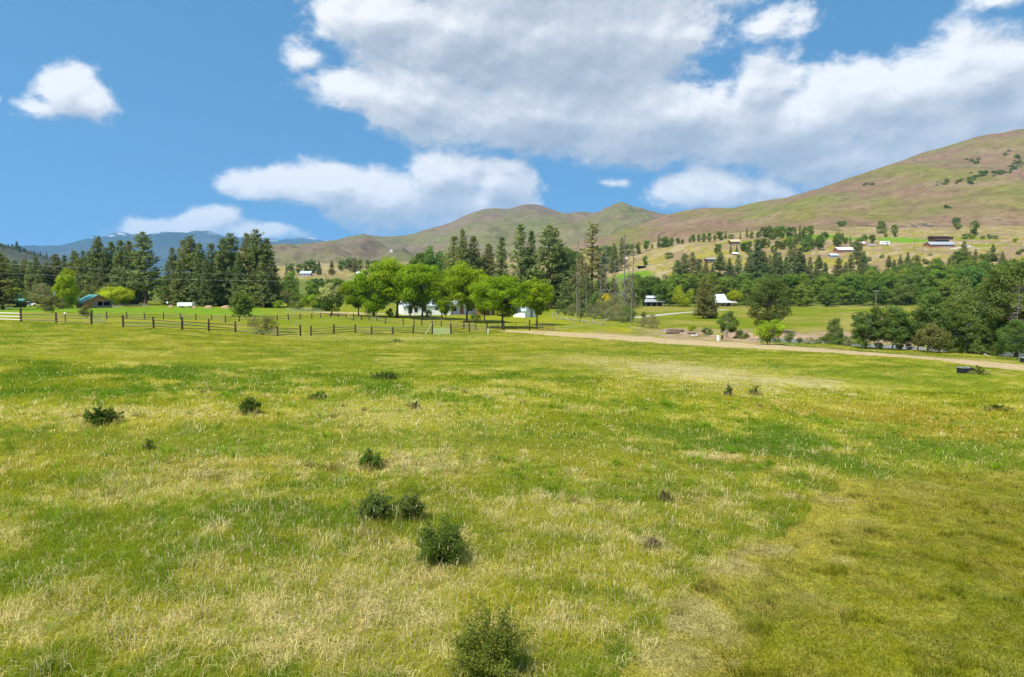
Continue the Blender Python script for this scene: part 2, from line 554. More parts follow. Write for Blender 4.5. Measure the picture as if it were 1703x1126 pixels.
def meadow_colour(X, Y):
    """albedo of the sward at a place on the ground, and how dry it is"""
    n1 = fbm(X / 9.0, Y / 13.0, 31, 4)
    n2 = fbm(X / 2.2, Y / 2.6, 37, 4, .6)
    n3 = fbm(X / 0.55, Y / 0.55, 43, 3, .6)
    c = np.empty(np.shape(X) + (3,))
    w = sstep(n1 + .35 * (n2 - .5), .34, .66)[..., None]
    c[:] = GREEN * (1 - w) + (0.55 * YELL + .45 * GREEN) * w
    k = sstep(n2 + .5 * (n3 - .5), .52, .72)[..., None]
    c = c * (1 - .55 * k) + (.6 * STRAW + .4 * YELL) * .55 * k
    k = sstep(1 - n2 + .5 * (n3 - .5), .54, .74)[..., None]
    c = c * (1 - .6 * k) + LUSH * .6 * k
    dry = 0.05 + 0.34 * sstep(n2 + .4 * (n3 - .5), .5, .8)
    near = 1 - sstep(Y, 14, 30)
    dry = dry + .16 * near * sstep(n3, .45, .7)
    for (x0, y0, rx, ry, kind, s) in PATCH_W:
        m = (np.abs(X - x0) < 2.2 * rx) & (np.abs(Y - y0) < 2.2 * ry)
        if not m.any(): continue
        xx, yy = X[m], Y[m]
        d = np.sqrt(((xx - x0) / rx) ** 2 + ((yy - y0) / ry) ** 2) + 2.0 * (n2[m] - .5) + 1.7 * (n3[m] - .5)
        a = s * (1 - sstep(d, .15 if kind in ('lush', 'yell', 'green') else .4, 1.35))
        tc = _PK[kind]
        c[m] = c[m] * (1 - a[:, None]) + tc * a[:, None]
        if kind in ('straw', 'brown'): dry[m] = dry[m] * (1 - a) + a * .8
        if kind in ('lush', 'green'): dry[m] = dry[m] * (1 - a) + a * .03
    lift = 1 - .14 * sstep(Y, 24, 60)          # the far sward is tinted slightly darker
    return c * lift[..., None], np.clip(dry, 0, 1)


def land_colour(X, Y, Z):
    sh = X.shape
    X = X.ravel(); Y = Y.ravel(); Z = Z.ravel()
    U = X / np.maximum(Y, 8.5) * F_PX + 851.5     # bearing, as a photo column
    c, dry = meadow_colour(X, Y)
    n = fbm(X / 14, Y / 14, 51, 4)
    nf = fbm(X / 3.0, Y / 3.0, 57, 4, .6)
    mw = mown_mask(X, Y)[:, None]
    nm = fbm(X / .8, Y / .8, 59, 4, .65)[:, None]
    mo = OLIVE * (.6 + .5 * nf[:, None]); mo = mo + (BROWN * 1.15 - mo) * .7 * sstep(nm, .5, .72) + (STRAW * .8 - mo) * .45 * sstep(1 - nm, .55, .75)
    c = np.where(mw, c * .38 + mo * .62 * 1.15, c)
    md, _ = poly_dist(X, Y, MOWN[:8])
    a = (.40 * (1 - sstep(md + 1.6 * (nm[:, 0] - .5), .3, 1.7)))[:, None] * mw
    c = c * (1 - a) + STRAW * .85 * a
    soil = ((1 - sstep(Y, 16, 34)) * (.25 + .4 * fbm(X / .4, Y / .4, 87, 3)))[:, None] * ~mw
    c = c * (1 - soil) + BROWN * .8 * soil
    c[:, 2] = np.where(Y < 130, np.minimum(c[:, 2], (.13 + .34 * sstep(dry, .25, .75)) * c[:, 1]), c[:, 2])
    # pasture and paddocks behind the fences
    pad = GREEN * .95 + (YELL * .9 - GREEN * .95) * sstep(n, .35, .7)[:, None]
    pad = pad * (1 - .5 * sstep(nf, .55, .8)[:, None]) + (TAN * .7) * .5 * sstep(nf, .55, .8)[:, None]
    w = sstep(Y, 104, 122)[:, None] * (U < 1050)[:, None] + (sstep(Y, 76, 84) * (U < 420))[:, None]
    w = np.clip(w, 0, 1)
    c = c * (1 - w) + pad * w
    # lawn round the white house
    lawn = GREEN * 1.0 + .35 * (YELL - GREEN)
    w = (sstep(Y, 128, 136) * (1 - sstep(Y, 172, 185)) * sstep(U, 640, 690) * (1 - sstep(U, 960, 1010)))[:, None]
    c = c * (1 - w) + lawn * (.85 + .3 * nf[:, None]) * w
    # far green strip before the pines
    w = (sstep(Y, 150, 160) * (1 - sstep(Y, 185, 200)) * (1 - sstep(U, 400, 520)))[:, None]
    c = c * (1 - w) + (LUSH * 1.2 + GREEN * .3) * w
    # right: bare bank and river flats
    bank = EARTH * (.75 + .6 * nf[:, None])
    w = (sstep(U, 1040, 1110) * sstep(Y, 101, 106) * (1 - sstep(Y + 14 * (n - .5), 132, 146)) * sstep(nf + .2 * (n - .5), .34, .5))[:, None]
    w = w * (1 - sstep(U, 1560, 1640))[:, None]
    c = c * (1 - w) + bank * w
    # rough verge beyond the track
    td, _ = poly_dist(X, Y, TRACK)
    w = ((U > 930) & (td < 14) & (td > 2)).astype(float) * sstep(U, 950, 1020) * sstep(nf, .30, .5) * (Y > np.interp(X, [p[0] for p in TRACK[:-1]], [p[1] for p in TRACK[:-1]]))
    w = w * (1 - sstep(td, 5, 14)) * (.9 - .55 * sstep(U, 1200, 1350))
    c = c * (1 - w[:, None]) + (EARTH * .9 + .1 * STRAW) * (.8 + .5 * n[:, None]) * w[:, None]
    # green fields across the river
    fld = GREEN * .85 * (1 - sstep(n, .4, .75)[:, None]) + (YELL * .55 + TAN * .3) * sstep(n, .4, .75)[:, None]
    w = (sstep(U, 1040, 1090) * sstep(Y + 10 * (n - .5), 134, 146) * (1 - sstep(Y, 300, 330)))[:, None]
    c = c * (1 - w) + fld * w
    # brown dry flats in the far field, left of the dark pine
    # valley floor under the woods
    w = (sstep(Y, 250, 280) * (1 - sstep(Y, 1500, 2500)))[:, None]
    c = c * (1 - w) + (LUSH * .7 + BROWN * .3) * w
    # the dry terrace with the houses
    up = sstep(Z, -3, 3) * sstep(Y, 380, 430)
    ter = EARTH * .80 + (TAN * 1.05 - EARTH * .8) * sstep(n, .35, .65)[:, None]
    ter = ter + (OLIVE * 1.25 - ter) * (.85 * sstep(nf, .38, .62) * sstep(n, .25, .5))[:, None]
    c = c * (1 - up[:, None]) + ter * up[:, None]
    # watered lawns and yellow broom on the terrace
    BROOM = YELL * .62 + TAN * .22
    for (px, d, rx, ry, col) in ((1050, 470, 16, 14, LUSH * 1.5), (1075, 520, 14, 12, BROOM), (1180, 510, 20, 10, BROOM), (1345, 590, 30, 22, LUSH * 1.6), (1300, 520, 22, 12, BROOM), (1385, 452, 10, 9, BROOM),
                                 (1500, 545, 22, 26, LUSH * 1.7), (1540, 500, 16, 10, BROOM), (1600, 560, 26, 16, GREEN), (1640, 500, 14, 8, GREEN), (1230, 560, 20, 10, GREEN), (1420, 560, 18, 10, LUSH * 1.5), (1215, 470, 14, 6, BROOM)):
        x0 = X_at(px, d)
        q = np.sqrt(((X - x0) / rx) ** 2 + ((Y - d) / ry) ** 2) + .9 * (nf - .5)
        a = (1 - sstep(q, .7, 1.1))[:, None]
        c = c * (1 - a) + col * (.85 + .3 * nf[:, None]) * a
    return c.reshape(sh + (3,)), dry.reshape(sh)


# ------------------------------------------------------------------ ground material
def make_ground_material():
    m, t, out = material('grassland')
    at = t.node('ShaderNodeAttribute', attribute_name='tint')
    geo = t.node('ShaderNodeNewGeometry')
    pos = geo.outputs['Position']
    n1 = t.noise(pos, 3.2, 6, .65)
    n2 = t.noise(pos, 22.0, 4, .6)
    n3 = t.noise(pos, 0.35, 5, .6)
    v = t.math('ADD', t.math('MULTIPLY', n1, .55), t.math('MULTIPLY', n2, .45))
    k = t.smooth(v, .30, .72, .55, 1.42)
    k2 = t.smooth(n3, .3, .7, .86, 1.14)
    col = t.vmath('MULTIPLY', at.outputs['Color'], t.xyz(k, k, k))
    col = t.vmath('MULTIPLY', col, t.xyz(k2, k2, k2))
    dryf = t.smooth(n1, .56, .72, 0, .35)
    col = t.mix(dryf, col, t.vmath('MULTIPLY_ADD', at.outputs['Color'], (.5, .5, .5), (.085, .062, .03)))
    principled(t, out, col, .95, .05, normal=bump(t, v, .55, .12))
    return m


M_GROUND = make_ground_material()

_u_in = np.linspace(-.95, .95, 380)
_u_out = np.linspace(.95, 2.19, 26)[1:]
_u = np.concatenate([-_u_out[::-1], _u_in, _u_out])
_Y = np.concatenate([np.exp(np.linspace(math.log(8.6), math.log(140), 190)), np.exp(np.linspace(math.log(140), math.log(800), 150))[1:], np.exp(np.linspace(math.log(800), math.log(16000), 40))[1:]])
_rowY = np.concatenate([[-2500, -300, -60, -12, -2, 4], _Y])
_rowS = np.concatenate([[3200, 420, 95, 32, 18, 11], _Y])
_gx = _rowS[:, None] * _u[None, :]
_gy = np.repeat(_rowY[:, None], len(_u), 1)
_gzv = ground_z(_gx, _gy)
_tint, _dryv = land_colour(_gx, _gy, _gzv)
ground = obj('ground', new_mesh('ground', np.stack([_gx, _gy, _gzv], -1).reshape(-1, 3), grid_faces(*_gx.shape), M_GROUND, True, {'tint': _tint.reshape(-1, 3)}))
tag(ground, 'rolling meadow and valley floor', kind='structure')


# ------------------------------------------------------------------ strips: track, lanes, river
def strip(name, pts, width, mat, lift, wob=0.25, step=0.7, nacross=7, seed=0, z=None):
    P = np.array(pts, float)
    L = np.concatenate([[0], np.cumsum(np.hypot(*(P[1:] - P[:-1]).T))])
    s = np.arange(0, L[-1], step)
    x = np.interp(s, L, P[:, 0]); y = np.interp(s, L, P[:, 1])
    k = max(3, int(6 / step) | 1)
    ker = np.hanning(k + 2)[1:-1]; ker /= ker.sum()
    x = np.convolve(np.pad(x, k // 2, mode='edge'), ker, 'valid'); y = np.convolve(np.pad(y, k // 2, mode='edge'), ker, 'valid')
    tx, ty = np.gradient(x), np.gradient(y)
    q = np.hypot(tx, ty); nx, ny = -ty / q, tx / q
    w = np.interp(s, L, width) if np.ndim(width) else np.full(len(s), float(width))
    wl = w * (1 + wob * 2 * (fbm(s / 2.3, s * 0 + seed, 5 + seed, 4, .6) - .5))
    wr = w * (1 + wob * 2 * (fbm(s / 2.3, s * 0 + seed + 9.5, 6 + seed, 4, .6) - .5))
    a = np.linspace(-1, 1, nacross)
    off = np.where(a[None, :] < 0, a[None, :] * wl[:, None], a[None, :] * wr[:, None])
    X = x[:, None] + off * nx[:, None]; Y = y[:, None] + off * ny[:, None]
    Z = ground_z(X, Y) + lift if z is None else np.full(X.shape, z)
    edge = np.abs(a)[None, :].repeat(len(s), 0)
    Z = Z - (edge > .99) * (.03 if z is None else 0)
    me = new_mesh(name, np.stack([X, Y, Z], -1).reshape(-1, 3), grid_faces(*X.shape)[:, ::-1], mat, True, {'edge': edge.ravel()})
    return tag(obj(name, me), kind='structure')


def dirt_material(name, ca, cb, cg, gscale=1.0):
    m, t, out = material(name)
    geo = t.node('ShaderNodeNewGeometry')
    e = t.node('ShaderNodeAttribute', attribute_name='edge')
    n1 = t.noise(geo.outputs['Position'], .9, 6, .65)
    n2 = t.noise(geo.outputs['Position'], 7.0, 4, .6)
    c = t.mix(t.smooth(n1, .35, .65), ca, cb)
    c = t.mix(t.smooth(n2, .3, .7, 0, .35), c, tuple(x * .55 for x in ca))
    g = t.math('ADD', e.outputs['Fac'], t.math('MULTIPLY_ADD', n1, 1.6, -.8))
    c = t.mix(t.smooth(g, .55, 1.0, 0, .9 * gscale), c, cg)
    mid = t.math('SUBTRACT', .30, t.math('ADD', e.outputs['Fac'], t.math('MULTIPLY_ADD', n2, .9, -.45)))
    c = t.mix(t.smooth(mid, 0, .25, 0, .55 * gscale), c, cg)
    principled(t, out, c, .95, .05, normal=bump(t, n2, .5, .08))
    return m


M_DIRT = dirt_material('track_dirt', (.40, .275, .155), (.50, .37, .21), tuple(YELL * .75 + STRAW * .15), .6)
strip('dirt_track', TRACK, TRACK_W, M_DIRT, .03, .30)
M_GRAVEL = dirt_material('pale_gravel', (.42, .38, .31), (.50, .46, .38), tuple(GREEN), .5)
strip('farm_lane', [pix_ground(*p) for p in ((1040, 529.5), (1075, 526.5), (1100, 523.5), (1130, 520.5), (1165, 518), (1210, 515))], 1.5, M_GRAVEL, .05, .15, 1.2, 5, 3)
strip('gravel_drive', [pix_ground(*p) for p in ((1720, 566), (1680, 556), (1655, 546), (1648, 538), (1658, 532.5), (1690, 528.5), (1740, 526))], [2.6, 2.4, 2.2, 2.0, 1.8, 1.6, 1.6], M_GRAVEL, .05, .12, 1.0, 5, 5)
strip('hill_drive', [(X_at(p, d), d) for p, d in ((1575, 470), (1600, 476), (1612, 490), (1598, 505), (1590, 520))], 2.0, M_GRAVEL, .12, .12, 1.5, 5, 6)
strip('yard_gravel', [pix_ground(*p) for p in ((520, 519.5), (560, 520), (600, 521), (650, 522))], [2.5, 4, 4, 2], M_DIRT, .05, .2, 1.2, 5, 8)


def water_material():
    m, t, out = material('river_water')
    geo = t.node('ShaderNodeNewGeometry')
    n = t.noise(geo.outputs['Position'], 1.6, 5, .6)
    c = t.mix(t.smooth(n, .45, .65), (.09, .11, .105), (.30, .33, .33))
    principled(t, out, c, .22, .5, normal=bump(t, n, .35, .12))
    return m


strip('river', RIVER_W, 6.2, water_material(), 0, .05, 2.0, 5, 2, z=RIVER_Z)


# ------------------------------------------------------------------ hills
def hill_material(name, pink, olive, tan, dark, rock=.0, snow=None, forest=0.0, scale=1.0, lush=.4, plo=.415):
    m, t, out = material(name)
    geo = t.node('ShaderNodeNewGeometry')
    p = geo.outputs['Position']
    ps = t.vmath('MULTIPLY', p, (1.0, .55, 1.9))
    n1 = t.noise(ps, .0042 * scale, 6, .6, .4)
    n2 = t.noise(t.vmath('ADD', ps, (900., 300., 0.)), .0105 * scale, 6, .62, .5)
    n3 = t.noise(p, .045 * scale, 6, .7)
    n4 = t.noise(p, .16 * scale, 4, .7)
    c = t.mix(t.smooth(n1, plo, plo + .15), olive, pink)
    c = t.mix(t.smooth(n2, .50, .66, 0, .8), c, tan)
    c = t.mix(t.smooth(t.math('ADD', n2, t.math('MULTIPLY', n1, -.4)), .32, .14, 0, lush), c, tuple(x * y for x, y in zip(olive, (.75, 1.12, .85))))
    k = t.smooth(t.math('ADD', t.math('MULTIPLY', n3, .6), t.math('MULTIPLY', n4, .4)), .3, .7, .62, 1.36)
    c = t.vmath('MULTIPLY', c, t.xyz(k, k, k))
    if rock:
        c = t.mix(t.smooth(t.math('ADD', n3, t.math('MULTIPLY', n2, .5)), .86, .93, 0, rock), c, dark)
    if forest:
        c = t.mix(t.smooth(t.math('ADD', n3, t.math('MULTIPLY', n2, .6)), .62, .80, 0, forest), c, dark)
    if snow:
        sp = t.node('ShaderNodeSeparateXYZ')
        t.link(p, sp.inputs[0])
        h = t.math('ADD', sp.outputs[2], t.math('MULTIPLY_ADD', n3, 900., -450.))
        h = t.math('ADD', h, t.math('MULTIPLY_ADD', n1, 300., -150.))
        c = t.mix(t.smooth(h, snow, snow + 110., 0, .5), c, (.8, .82, .86))
    principled(t, out, c, .95, .04, normal=bump(t, t.math('ADD', n3, n4), .6, 2.5 / scale))
    return m


def hill(name, pts, mat, foot, amp, nc=360, nr=90, seed=0, power=1.08, back=.5, label=None, gs=1.0):
    """pts: skyline (photo column, photo row, distance of that ridge); foot(px) -> distance of the hill's foot"""
    P = np.array(pts, float)
    px = np.linspace(P[0, 0], P[-1, 0], nc)
    py = np.interp(px, P[:, 0], P[:, 1]); D = np.interp(px, P[:, 0], P[:, 2])
    ker = np.hanning(max(5, nc // 40) | 1); ker /= ker.sum()
    py = np.convolve(np.pad(py, len(ker) // 2, mode='edge'), ker, 'valid')
    D = np.convolve(np.pad(D, len(ker) // 2, mode='edge'), ker, 'valid')
    d0 = np.array([foot(p) for p in px])
    t = np.concatenate([np.linspace(0, 1, nr), 1 + np.linspace(0, back, 16)[1:]])
    u = (px - 851.5) / F_PX
    zr = np.array([Z_at(a, b, c) for a, b, c in zip(px, py, D)])
    Y = d0[None, :] + (D - d0)[None, :] * t[:, None]
    X = u[None, :] * Y
    zf = ground_z(X[0], Y[0]) - 6
    prof = np.where(t <= 1, np.clip(t, 0, 1) ** power, 1 - (t - 1) ** 1.5 * 1.4)
    Z = zf[None, :] + (zr - zf)[None, :] * prof[:, None]
    env = np.sin(pi * np.clip(t, 0, 1)) ** .8
    g = fbm(X / (170 * gs) + .3 * fbm(X / (90 * gs), Y / (90 * gs), seed + 40, 2), Y / (430 * gs), seed, 4, .5) - .5
    g2 = fbm(X / (42 * gs), Y / (75 * gs), seed + 9, 4, .55) - .5
    lim = np.minimum(1, (zr - zf) / 120.0)[None, :]
    Z = Z + env[:, None] * lim * (amp * 2.2 * g + amp * .42 * g2)
    Z = Z + (t[:, None] > .5) * lim * amp * .05 * (fbm(X / (16 * gs), Y / (16 * gs), seed + 77, 3) - .5)
    me = new_mesh(name, np.stack([X, Y, Z], -1).reshape(-1, 3), grid_faces(*X.shape), mat, True)
    o = tag(obj(name, me), label, kind='structure')
    o['_x'] = 0
    del o['_x']
    HILLF[name] = (u, d0, D, t, Z)
    return o


HILLF = {}


def hill_point(name, px, py):
    """point of a hill's surface seen at a pixel (front slope)"""
    u, d0, D, t, Z = HILLF[name]
    uu = (px - 851.5) / F_PX
    f = np.interp(uu, u, np.arange(len(u)))
    i = int(min(max(f, 0), len(u) - 2)); a = f - i
    zc = Z[:, i] * (1 - a) + Z[:, i + 1] * a
    dd = d0[i] * (1 - a) + d0[i + 1] * a; DD = D[i] * (1 - a) + D[i + 1] * a
    Yc = dd + (DD - dd) * t
    r = ray(px, py)
    el = r[2] / r[1]
    k = np.nonzero(zc / Yc >= el)[0]
    j = k[0] if len(k) else int(np.argmax(zc / Yc))
    return uu * Yc[j], Yc[j], zc[j]


M_HR = hill_material('dry_hillside', (.192, .112, .074), (.160, .142, .038), (.25, .172, .098), (.045, .05, .045), rock=.85)
M_HM = hill_material('far_hillside', (.165, .105, .074), (.145, .130, .052), (.195, .148, .09), (.05, .06, .04), rock=.4, scale=.6, plo=.45)
M_HL = hill_material('grey_green_hillside', (.17, .14, .09), (.15, .145, .07), (.21, .18, .11), (.03, .045, .03), forest=.75, scale=.9)  # grey green is the hill's own colour, with forest patches mixed in
M_MT = hill_material('snow_mountain', (.045, .055, .05), (.035, .05, .035), (.07, .075, .07), (.02, .03, .03), snow=680., scale=.08)

hill('snow_range', [(-700, 430, 12500), (-200, 430, 12500), (0, 426, 12500), (80, 418, 12500), (125, 407, 12500), (165, 404, 12400), (195, 399, 12300), (240, 394, 12000), (285, 390, 12000), (320, 391, 12000), (345, 388, 12000), (362, 390, 12000), (385, 398, 12500),
                    (420, 400, 13000), (450, 402, 13000), (470, 408, 13500), (495, 403, 13500), (525, 401, 13500), (560, 406, 13500), (620, 415, 13500), (800, 430, 13500), (1500, 435, 13500), (2600, 435, 13500)],
     M_MT, lambda p: 7000, 420, 420, 60, 5, 1.0, .3, 'distant blue range with snow along its crest', gs=9)
hill('left_hill', [(-900, 330, 1500), (-300, 368, 1450), (-60, 398, 1400), (0, 402, 1400), (30, 411, 1420), (60, 419, 1450), (95, 430, 1500), (130, 443, 1500), (170, 458, 1500), (220, 468, 1500)], M_HL, lambda p: 800, 22, 200, 60, 12, 1.0, .4, 'grey green hill on the left with dark trees along its ridge')
hill('middle_hills', [(250, 466, 2300), (300, 462, 2300), (360, 440, 2300), (400, 424, 2300), (435, 412, 2300), (460, 409, 2300), (520, 404.5, 2300), (565, 398, 2350), (590, 391.5, 2400), (606, 389.5, 2400), (625, 392.5, 2450), (650, 393.5, 2500), (680, 391, 2600), (715, 380, 2700), (750, 371, 2800), (775, 358, 2900), (800, 349, 3000), (823, 346, 3000),
                      (845, 348.5, 3000), (862, 342, 3050), (880, 339, 3100), (898, 341, 3100), (920, 350, 3100), (938, 356, 3000), (960, 352.5, 3100), (975, 351.5, 3200), (990, 357, 3200), (1006, 350, 3300), (1024, 345, 3300), (1042, 349, 3300), (1065, 352, 3300), (1090, 361, 3300), (1130, 372, 3300), (1250, 392, 3300)],
     M_HM, lambda p: 1000, 85, 420, 110, 31, 1.12, .4, 'rounded dry hills with bare tops in the middle distance', gs=1.7)
hill('right_hill', [(760, 447, 1100), (860, 430, 1150), (930, 412, 1200), (1000, 395, 1250), (1040, 381, 1300), (1080, 367, 1350), (1110, 356, 1380), (1140, 349, 1400), (1170, 345.5, 1400), (1195, 345.5, 1400), (1212, 347.5, 1400), (1235, 341, 1450), (1270, 335, 1450), (1310, 328, 1450), (1350, 315, 1450), (1400, 297, 1450), (1450, 280, 1450),
                    (1500, 263, 1450), (1520, 253, 1450), (1545, 248, 1450), (1590, 233, 1450), (1625, 223, 1450), (1645, 222, 1450), (1672, 214.5, 1450), (1703, 213.5, 1450), (1800, 214, 1500), (2000, 235, 1500), (2400, 290, 1500), (2900, 330, 1400)],
     M_HR, lambda p: float(np.interp(p, [760, 950, 1150, 1350, 1700, 2900], [760, 720, 640, 610, 590, 590])), 36, 620, 150, 5, 1.15, .4, 'large dry hill on the right in olive and dusky pink')

# ------------------------------------------------------------------ haze
hz_m, hz_t, hz_o = material('thin_haze')
hv = hz_t.node('ShaderNodeVolumePrincipled')
hv.inputs['Color'].default_value = (.30, .62, 1.0, 1)
hv.inputs['Density'].default_value = 5.6e-5
hv.inputs['Anisotropy'].default_value = 0.0
hz_t.link(hv.outputs[0], hz_o.inputs['Volume'])
_v = np.array([(x, y, z) for z in (-15.0, 1050.0) for y in (-4000.0, 19500.0) for x in (-40000.0, 42000.0)])
_f = np.array([(0, 2, 3, 1), (4, 5, 7, 6), (0, 1, 5, 4), (2, 6, 7, 3), (0, 4, 6, 2), (1, 3, 7, 5)])
haze = obj('haze', new_mesh('haze', _v, _f, hz_m))
tag(haze, 'thin blue haze over the valley', kind='stuff')


# ------------------------------------------------------------------ grass
def leaf_material(name, transl=.35, hue=0.0, attr='tint', rnd=.0, rough=.7):
    m, t, out = material(name)
    at = t.node('ShaderNodeAttribute', attribute_name=attr)
    c = at.outputs['Color']
    if rnd:
        oi = t.node('ShaderNodeObjectInfo')
        k = t.smooth(oi.outputs['Random'], 0, 1, 1 - rnd, 1 + rnd)
        k2 = t.math('FRACT', t.math('MULTIPLY', oi.outputs['Random'], 7.31))
        k3 = t.smooth(k2, 0, 1, 1 - .8 * rnd, 1 + .8 * rnd)
        c = t.vmath('MULTIPLY', c, t.xyz(t.math('MULTIPLY', k, k3), k, k))
    d = t.node('ShaderNodeBsdfPrincipled')
    t.link(c, d.inputs['Base Color'])
    d.inputs['Roughness'].default_value = rough
    d.inputs['Specular IOR Level'].default_value = .05
    tr = t.node('ShaderNodeBsdfTranslucent')
    t.link(t.vmath('MULTIPLY', c, (1.25, 1.3, .7)), tr.inputs[0])
    mx = t.node('ShaderNodeMixShader')
    mx.inputs[0].default_value = transl
    t.link(d.outputs[0], mx.inputs[1]); t.link(tr.outputs[0], mx.inputs[2])
    t.link(mx.outputs[0], out.inputs[0])
    return m


M_GRASS = leaf_material('grass_blades', .48)
BLADE_GAIN = 1.5


def blade_mesh(x, y, z, h, w, lean, az, col, curl=.5, segs=2):
    """n blades: a quad and a tip (segs 2) or one triangle (segs 1); az = facing, lean = bend at the tip"""
    n = len(x)
    fx, fy = np.cos(az), np.sin(az)                    # across the blade
    lx, ly = np.cos(az + pi / 2), np.sin(az + pi / 2)  # lean direction
    base = np.stack([x, y, z], 1)
    side = np.stack([fx, fy, np.zeros(n)], 1) * (w / 2)[:, None]
    ld = np.stack([lx, ly, np.zeros(n)], 1)
    up = np.array([0, 0, 1.0])
    if segs == 2:
        mid = base + ld * (lean * h * .32)[:, None] + up * (h * .58 * np.sqrt(np.clip(1 - (lean * .45) ** 2, .1, 1)))[:, None]
        tip = base + ld * (lean * h)[:, None] + up * (h * np.clip(1 - curl * lean ** 1.5, .12, 1))[:, None]
        V = np.stack([base - side, base + side, mid + side * .75, mid - side * .75, tip], 1).reshape(-1, 3)
        i = np.arange(n) * 5
        quads = np.stack([i, i + 1, i + 2, i + 3], 1); tris = np.stack([i + 3, i + 2, i + 4], 1)
        c = np.repeat(col, 5, 0).reshape(n, 5, 3).copy()
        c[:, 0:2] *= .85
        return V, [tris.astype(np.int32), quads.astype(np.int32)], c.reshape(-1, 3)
    tip = base + ld * (lean * h)[:, None] + up * (h * np.clip(1 - curl * lean ** 1.5, .12, 1))[:, None]
    V = np.stack([base - side, base + side, tip], 1).reshape(-1, 3)
    i = np.arange(n) * 3
    c = np.repeat(col, 3, 0).reshape(n, 3, 3).copy()
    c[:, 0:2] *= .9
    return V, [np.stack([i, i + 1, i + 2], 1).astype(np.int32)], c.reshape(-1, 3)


def join_parts(parts):
    V = []; T = []; Q = []; C = []; o = 0
    for v, fl, c in parts:
        V.append(v); C.append(c)
        for f in fl:
            (T if f.shape[1] == 3 else Q).append(f + o)
        o += len(v)
    fl = []
    if T: fl.append(np.concatenate(T))
    if Q: fl.append(np.concatenate(Q))
    return np.concatenate(V), fl, np.concatenate(C)


FENCE_LINE = [pix_ground(*p) for p in ((-250, 527), (0, 533), (35, 534.5), (95, 537), (152, 540), (205, 544), (256, 546.5), (303, 549), (347, 550), (392, 553), (462, 558.5), (500, 558.5), (517, 559), (555, 556), (591, 553.5), (618, 555), (653, 555), (687, 554), (719, 554), (750, 555.5), (781, 551.5), (810, 553), (838, 549.5), (880, 549))]


def beyond_fence(X, Y):
    xs = [p[0] for p in FENCE_LINE]; ys = [p[1] for p in FENCE_LINE]
    o = np.argsort(xs)
    lim = np.interp(X, np.array(xs)[o], np.array(ys)[o], right=118)
    return Y > lim + .3


def scatter(n, y0, y1, power, umax=.80):
    """points spread over the wedge in front of the camera; power sets how density falls with distance"""
    e = 2 - power
    r = RNG.random(n)
    Y = (y0 ** e + r * (y1 ** e - y0 ** e)) ** (1 / e) if abs(e) > 1e-6 else y0 * (y1 / y0) ** r
    X = (RNG.random(n) * 2 - 1) * (umax * Y + 1.0)
    return X, Y


